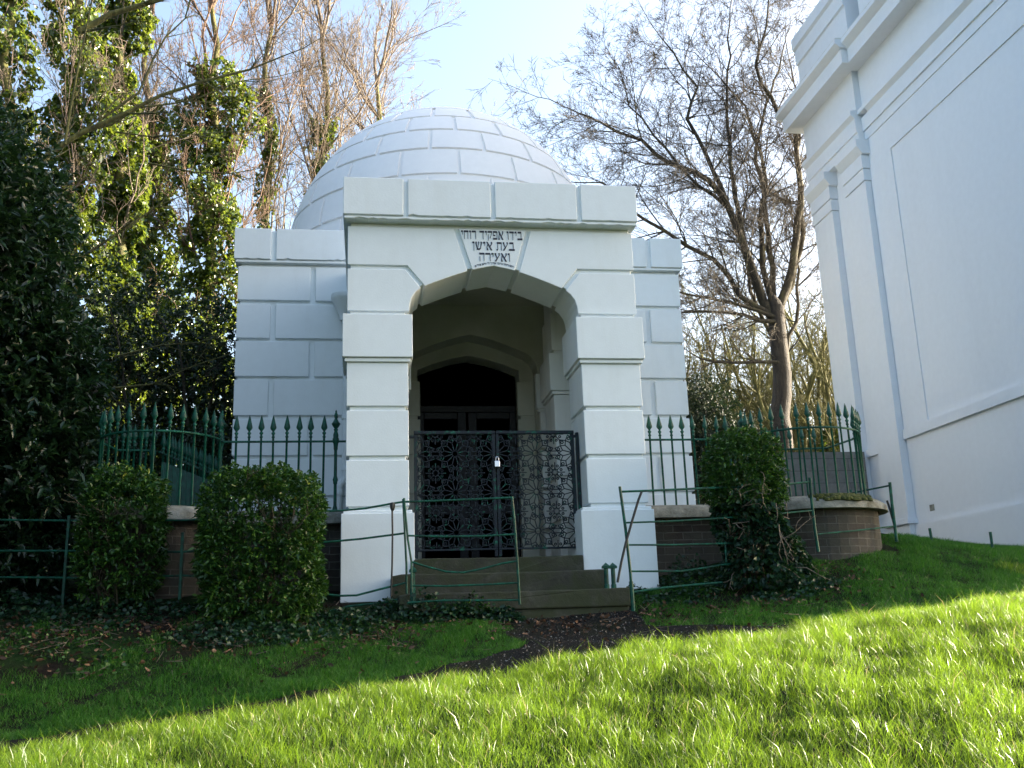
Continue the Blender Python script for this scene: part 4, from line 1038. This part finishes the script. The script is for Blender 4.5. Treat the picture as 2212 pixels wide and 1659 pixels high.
# dark evergreen between the laurel and the house
for lab, c, r, n_, sd in (('dark holly tree in the shade behind the left railing, next to the laurel', (-3.55, 15.2, 3.9), (.95, .8, 1.9), 2300, 6), ('dark holly tree in the shade behind the left railing, touching the house corner', (-2.35, 15.4, 3.6), (.85, .8, 1.75), 2600, 7)):
    t = thing('holly_tree', lab, 'tree', (c[0], c[1], g1(c[0], c[1])), 'dark evergreens behind the left railing')
    C, Nn = shell_pts(n_, c, r, 2.6, .65, 2.4, .22, sd); k = nz3(C, 3.2, sd) > -.30; C, Nn = C[k], Nn[k]
    add_leaves('crown', M['holly'], t, [sprigs(C, Nn+rng.normal(size=C.shape)*.5, 8, .07, .036, .9, .08)])
    sg_ = []; rs = random.Random(sd)
    for i in range(4): grow(sg_, (c[0]+rs.uniform(-.3, .3), c[1], 1.0), (rs.uniform(-.3, .3), rs.uniform(-.1, .1), 1), 3.6, .05, 2, rs, .04, .10, (7, 5), (.4, .9), .35, .005)
    segs_mesh('trunk', sg_, M['bark'], t)
# hedge mass low behind the left railing
t = thing('evergreen_hedge', 'low dark evergreen hedge behind the left railing under the holly trees', 'hedge', (-3, 14, 1))
C, Nn = shell_pts(3000, (-3.2, 14.0, 1.95), (1.9, .6, 1.0), 4, .35, 2.2, .15, 31)
add_leaves('leaves', M['holly'], t, [sprigs(C, Nn+np.array([0, 0, .3])+rng.normal(size=C.shape)*.4, 7, .075, .036, .9)])

# ------------------------------------------------------------------ ivy-clad trees, left background
def ivy_tree(label, px, Y, width, y_ivy, y_top, lean=0, nleaf=5000, shoots=10, seed=1, sL=3.4, mat='ivy', spread=1.0, density=1.0, twig='twig', forks=()):
    rs = random.Random(seed); b = at(px, 900, Y); zb = g1(b[0], b[1])
    t = thing('ivy_clad_tree', label, 'tree', (b[0], Y, zb), 'ivy-clad trees behind the house on the left')
    top = at(px+lean, y_top, Y); iv = at(px+lean*.8, y_ivy, Y)
    zs = np.linspace(zb-.2, top[2], 14); path = []
    for i, z in enumerate(zs):
        f = i/13; path.append((b[0]+(top[0]-b[0])*f**1.3+rs.gauss(0, .06), Y+rs.gauss(0, .06), z))
    r0 = .17; sgt = []
    for i in range(13): sgt.append((np.array(path[i]), np.array(path[i+1]), r0*(1-.7*i/13), r0*(1-.7*(i+1)/13)))
    segs_mesh('trunk', sgt, M['bark_moss'], t)
    sgc = []
    tp = np.array(path)
    for q_ in range(3): grow(sgc, tp[-1], (rs.uniform(-.25, .25), rs.uniform(-.2, .2), 1), 3.2, .045, 3, rs, .06, .09, (4, 5, 7), (.25, .7), .5, .004)
    for i in range(shoots):
        f = rs.uniform(.35, 1.0)**.8; j = min(12, int(f*13)); p = tp[j]
        a = rs.uniform(.10, .55)*spread; az = rs.uniform(0, 2*PI)
        grow(sgc, p, (math.sin(a)*math.cos(az), math.sin(a)*math.sin(az)*.6, math.cos(a)), sL*rs.uniform(.6, 1.15), .024*rs.uniform(.6, 1.3), 3, rs, .07, .12, (4, 5, 8), (.25, .75), .50, .0040)
    for i in range(16):
        z_ = rs.uniform(zb+2.2, iv[2]); x_ = float(np.interp(z_, tp[:, 2], tp[:, 0])); az = rs.uniform(-2.6, -.5)
        grow(sgc, (x_, Y, z_), (math.cos(az), math.sin(az)*.8, rs.uniform(.0, .9)), rs.uniform(1.0, 1.9), .012, 2, rs, .03, .20, (5, 6), (.4, 1.1), .5, .0040)
    segs_mesh('branches', sgc, M[twig], t)
    # ivy leaves hug the trunk in lobes
    n_ = int(nleaf*1.25); f = rng.random(n_); z = zb+(iv[2]-zb)*f
    xi = np.interp(z, tp[:, 2], tp[:, 0]); yi = np.interp(z, tp[:, 2], tp[:, 1])
    a = rng.uniform(0, 2*PI, n_); lob = 1+.55*np.sin(z*1.7+seed+np.cos(a)*2.5)+.35*np.sin(z*4.3+2*a+seed*2)+.25*np.sin(z*9.1-3*a)
    rad = width*np.clip(lob, .25, 2)*(.55+.45*rng.random(n_)**.5)
    x_ = xi+rad*np.cos(a); y_ = yi+rad*.8*np.sin(a); C = np.c_[x_, y_, z]
    k = nz3(C, 3.6, seed) > -.40; C = C[k]; a = a[k]
    ou = np.c_[np.cos(a), np.sin(a), np.full(len(a), .45)]
    add_leaves('ivy', M[mat], t, [sprigs(C, np.c_[np.cos(a)*.5, np.sin(a)*.5, np.full(len(a), -.5)]+rng.normal(size=(len(a), 3))*.7, 4, .09, .085, .9, .10, nb=ou)])
    return t
ivy_tree('ivy-clad tree at the far left behind the top of the laurel', 20, 17.0, .34, -60, -160, 0, 3600, 7, 51)
ivy_tree('ivy-clad tree with a thick leafy column, second from the left', 150, 17.9, .50, -40, -200, 20, 6500, 10, 52)
ivy_tree('ivy-clad tree with slim leafy top and broad base, third from the left', 262, 18.9, .36, -20, -160, 8, 7200, 12, 53)
ivy_tree('bushy ivy-clad tree spreading low beside the third trunk', 330, 21.4, .56, 230, 60, -10, 6500, 12, 54, twig='twig_red')
ivy_tree('dark twiggy ivy-clad tree just left of the house', 455, 20.6, .58, 150, 20, 12, 7500, 22, 55, sL=3.8, spread=1.3, twig='twig_red')
ivy_tree('thin ivy-clad trunk with many upright shoots, close to the dome', 575, 22.2, .18, 200, 60, 5, 1500, 18, 56, sL=4.4, spread=1.1)
ivy_tree('ivy-clad tree rising behind the left side of the dome', 690, 23.2, .34, 250, 120, 15, 3000, 22, 57, sL=5.0, spread=1.3)
ivy_tree('bare tree with ivy low down, its shoots fanning out behind the dome top', 800, 24.4, .20, 260, 190, 20, 900, 22, 58, sL=5.0, spread=1.7)
# overhanging branch from the left
ob = thing('overhanging_tree', 'bare tree whose long dark mossy bough reaches in from the left above the laurel', 'tree', (-5.6, 12.5, .7))
rs = random.Random(77); sg_ = []
trunk = [(-5.8, 12.6, .5), (-5.7, 12.5, 3.0), (-5.0, 12.3, 4.6)]
sg_.append((np.array(trunk[0]), np.array(trunk[1]), .16, .13)); sg_.append((np.array(trunk[1]), np.array(trunk[2]), .13, .08))
def PB(l, Y): return [at(x, y, Y) for x, y in l]
limb(sg_, [np.array(trunk[2])]+PB([(80, 350), (170, 290), (270, 245), (345, 207), (440, 175), (540, 150), (614, 120)], 12.2), .055, .010, rs, 9, 1.0, 2, .03, .12, (4, 4), .4)
limb(sg_, PB([(140, 312), (155, 220), (172, 130), (199, 0)], 12.0), .018, .008, rs, 6, .8, 2, .05, .14, (4, 3))
limb(sg_, PB([(215, 260), (300, 200), (330, 130), (400, 40), (420, -40)], 12.3), .018, .008, rs, 8, .9, 2, .05, .15, (4, 3))
limb(sg_, PB([(180, 285), (300, 232), (420, 215), (520, 175), (600, 165)], 12.6), .020, .006, rs, 8, .8, 2, .03, .13, (4, 3))
limb(sg_, PB([(170, 70), (240, 30), (310, 10), (400, -20)], 12.4), .045, .03, rs, 3, .8, 2, .03, .12, (3, 3))
limb(sg_, PB([(170, 560), (260, 500), (340, 445), (400, 420)], 12.8), .020, .006, rs, 8, .6, 2, .02, .13, (3, 3))
limb(sg_, PB([(250, 285), (330, 296), (420, 290), (520, 283)], 12.7), .012, .005, rs, 6, .6, 2, .02, .13, (3, 3))
limb(sg_, PB([(320, 352), (420, 372), (500, 375), (580, 360)], 13.2), .014, .005, rs, 6, .6, 2, .02, .13, (3, 3))
limb(sg_, PB([(230, 840), (330, 830), (420, 790), (510, 760)], 13.6), .018, .006, rs, 6, .7, 2, .02, .13, (3, 3))
limb(sg_, PB([(250, 770), (350, 745), (430, 740), (508, 700)], 13.8), .014, .006, rs, 6, .7, 2, .02, .13, (3, 3))
segs_mesh('branches', sg_, M['bark_moss'], ob)

# ------------------------------------------------------------------ right big bare tree
rt = thing('bare_tree', 'large bare tree with a stout grey trunk and spreading crown beside the white hall', 'tree', (8.0, 18.7, 1.9), 'bare trees on the right')
rs = random.Random(5); sg_ = []
K = .5717
def L2(l, Y0_, Y1_):
    n_ = len(l); return [at(1084+K*x, K*y, Y0_+(Y1_-Y0_)*i/(n_-1)) for i, (x, y) in enumerate(l)]
limb(sg_, L2([(1062, 1700), (1058, 1500), (1052, 1350), (1040, 1240), (1035, 1170)], 18.7, 18.7), .21, .17, rs, 0, .5, 1)
segs_mesh('trunk', sg_, M['bark_grey'], rt); sg_ = []
kk = (4, 5, 8)
def LB(l, a_, b_, r0, r1, kids, L, lev=4): limb(sg_, L2(l, a_+2.4, b_+2.4), r0*1.0, r1, rs, int(kids*1.7), L*1.45, lev, .03, .15, kk, rk=.017)
LB([(1020,1200),(940,1000),(860,790),(780,680),(640,620),(530,530),(370,460),(230,400)], 16.3, 15.6, .105, .012, 15, 1.5)
LB([(860,790),(770,580),(700,450),(740,330),(650,200),(570,100)], 16.1, 15.8, .055, .010, 12, 1.35)
LB([(1037,1190),(985,1010),(990,640),(920,400),(830,300),(730,200)], 16.3, 16.6, .07, .010, 13, 1.35)
LB([(1042,1200),(1105,950),(1130,720),(1110,500),(1040,420),(960,250),(1000,100),(1010,-30)], 16.4, 16.3, .10, .014, 15, 1.35)
LB([(1038,1215),(850,1180),(690,1180)], 16.2, 15.9, .05, .02, 8, 1.0)
LB([(1036,1200),(890,1150),(690,1110)], 16.2, 16.0, .045, .02, 8, 1.0)
LB([(1054,1368),(880,1370),(750,1355)], 16.2, 16.0, .04, .018, 5, .6, 3)
LB([(1034,1195),(900,1120),(800,980),(700,930),(540,830),(380,690),(280,690)], 16.3, 15.7, .065, .012, 14, 1.35)
LB([(938,1000),(880,740),(850,430),(860,100),(870,-20)], 16.2, 16.9, .06, .010, 13, 1.3)
LB([(1044,1200),(1095,1080),(1140,880),(1120,640),(1135,420),(1080,200)], 16.5, 16.6, .07, .012, 13, 1.3)
LB([(1035,1180),(1010,900),(960,560),(1030,300),(1090,90)], 16.4, 17.2, .07, .010, 13, 1.35)
LB([(1045,1330),(960,1150),(900,900),(930,700),(900,560)], 16.6, 17.0, .05, .010, 12, 1.2)
LB([(1060,1400),(1120,1150),(1110,900),(1070,700)], 16.6, 16.8, .05, .010, 12, 1.1)
LB([(860,790),(740,700),(620,560),(480,400),(440,250)], 16.1, 15.7, .04, .009, 12, 1.25)
sg_ = [g for g in sg_ if not (max(g[0][0], g[1][0]) > 8.3 and min(g[0][1], g[1][1]) < 18.0)]
segs_mesh('limb', [g for g in sg_ if g[2] >= .011], M['bark_dark'], rt)
segs_mesh('twigs', [g for g in sg_ if g[2] < .011], M['twig_grey'], rt, 3)
# further trees behind
for k, (px, Y, lab, h, sd, lean) in enumerate(((1530, 26, 'mossy multi-stemmed tree right beside the house wall, behind the big tree', 6.5, 61, -.10), (1630, 27, 'mossy bare tree behind the big trunk on its left', 7.5, 62, .02), (1745, 26, 'sunlit mossy bare tree behind the big trunk on its right', 8.0, 63, .10), (1800, 29, 'bare tree farthest right, half hidden by the white hall', 8.5, 64, .0), (1270, 30, 'distant bare tree showing over the right side of the dome', 6.0, 65, .0), (1440, 30, 'distant bare tree above the house parapet', 6.5, 66, .0), (1580, 31, 'distant bare tree filling in behind the mossy trees, left of the trunk', 7.5, 67, .0), (1690, 32, 'distant bare tree directly behind the big grey trunk', 8.0, 68, .0), (1770, 24, 'mossy bare tree just behind the block wall', 6.0, 69, -.05))):
    b = at(px, 900, Y); t = thing('bare_tree', lab, 'tree', (b[0], Y, 2.0), 'bare trees on the right'); rs = random.Random(sd); sg_ = []
    for i in range(9):
        a = rs.uniform(-.35, .35)+lean; grow(sg_, (b[0]+rs.uniform(-.5, .5), Y+rs.uniform(-.5, .5), 1.6), (a, rs.uniform(-.2, .2), 1), h*rs.uniform(.7, 1.15), .10*rs.uniform(.5, 1.2), 3, rs, .05, .11, (8, 8, 10), (.3, .95), .42, .0052)
    segs_mesh('limbs', sg_, M['bark_moss'], t)
    if k in (1, 2, 3, 8):
        n_ = 1400; f = rng.random(n_); a = rng.uniform(0, 2*PI, n_); rad = .28+.15*np.sin(f*9+k)
        C = np.c_[b[0]+.3*math.sin(k)+rad*np.cos(a), Y+rad*np.sin(a), 1.8+f*3.2]
        add_leaves('ivy', M['ivy'], t, [sprigs(C, np.c_[np.cos(a), np.sin(a), np.zeros(n_)], 3, .09, .08, .8)])
# yew behind the right wing
t = thing('yew_tree', 'dark feathery yew between the house and the big bare trunk', 'tree', (6.2, 18, 1.6))
gs = []
for c, r, n_ in (((6.25, 17.8, 3.35), (.80, .7, 1.35), 2500), ((6.95, 17.7, 3.3), (.5, .45, .45), 600)):
    C, Nn = shell_pts(n_, c, r, 2.3, .6, 2.6, .25, 12); gs.append(sprigs(C, Nn+rng.normal(size=C.shape)*.4+np.array([0, 0, -.1]), 10, .085, .020, .55, .14))
add_leaves('crown', M['yew'], t, gs)
sg_ = []; rs = random.Random(3)
for i in range(4): grow(sg_, (6.3, 18.2, 1.4), (rs.uniform(-.3, .3), 0, 1), 2.6, .05, 2, rs, .04, .1, (6, 5), (.5, 1.), .4, .006)
segs_mesh('trunk', sg_, M['bark'], t)

# unseen evergreens added left of the picture, blocking sky to darken the walls
for k, (x, y, lab) in enumerate(((-8.6, 4.5, 'unseen evergreen added outside the left edge to block sky, nearest the lawn'), (-9.3, 9.5, 'unseen evergreen added outside the left edge to block sky, behind the laurel'), (-9.0, 14.5, 'unseen evergreen added outside the left edge to block sky, farthest back'))):
    t = thing('sky_blocking_evergreen', lab, 'tree', (x, y, g1(x, y)), 'unseen evergreens added beyond the left edge to block sky')
    C, Nn = shell_pts(1900, (x, y, 5.4), (2.5, 2.6, 5.4), 2.6, .4, 1.0, .15, 80+k)
    add_leaves('crown', M['laurel'], t, [sprigs(C, Nn+rng.normal(size=C.shape)*.4, 8, .30, .14, .8, .2)])
    mm = MB(); mm.tube([(x, y, g1(x, y)-.2), (x+.1, y, 3), (x, y, 7)], [.25, .2, .06], 10); mm.build('trunk', M['bark'], t, smooth=True)
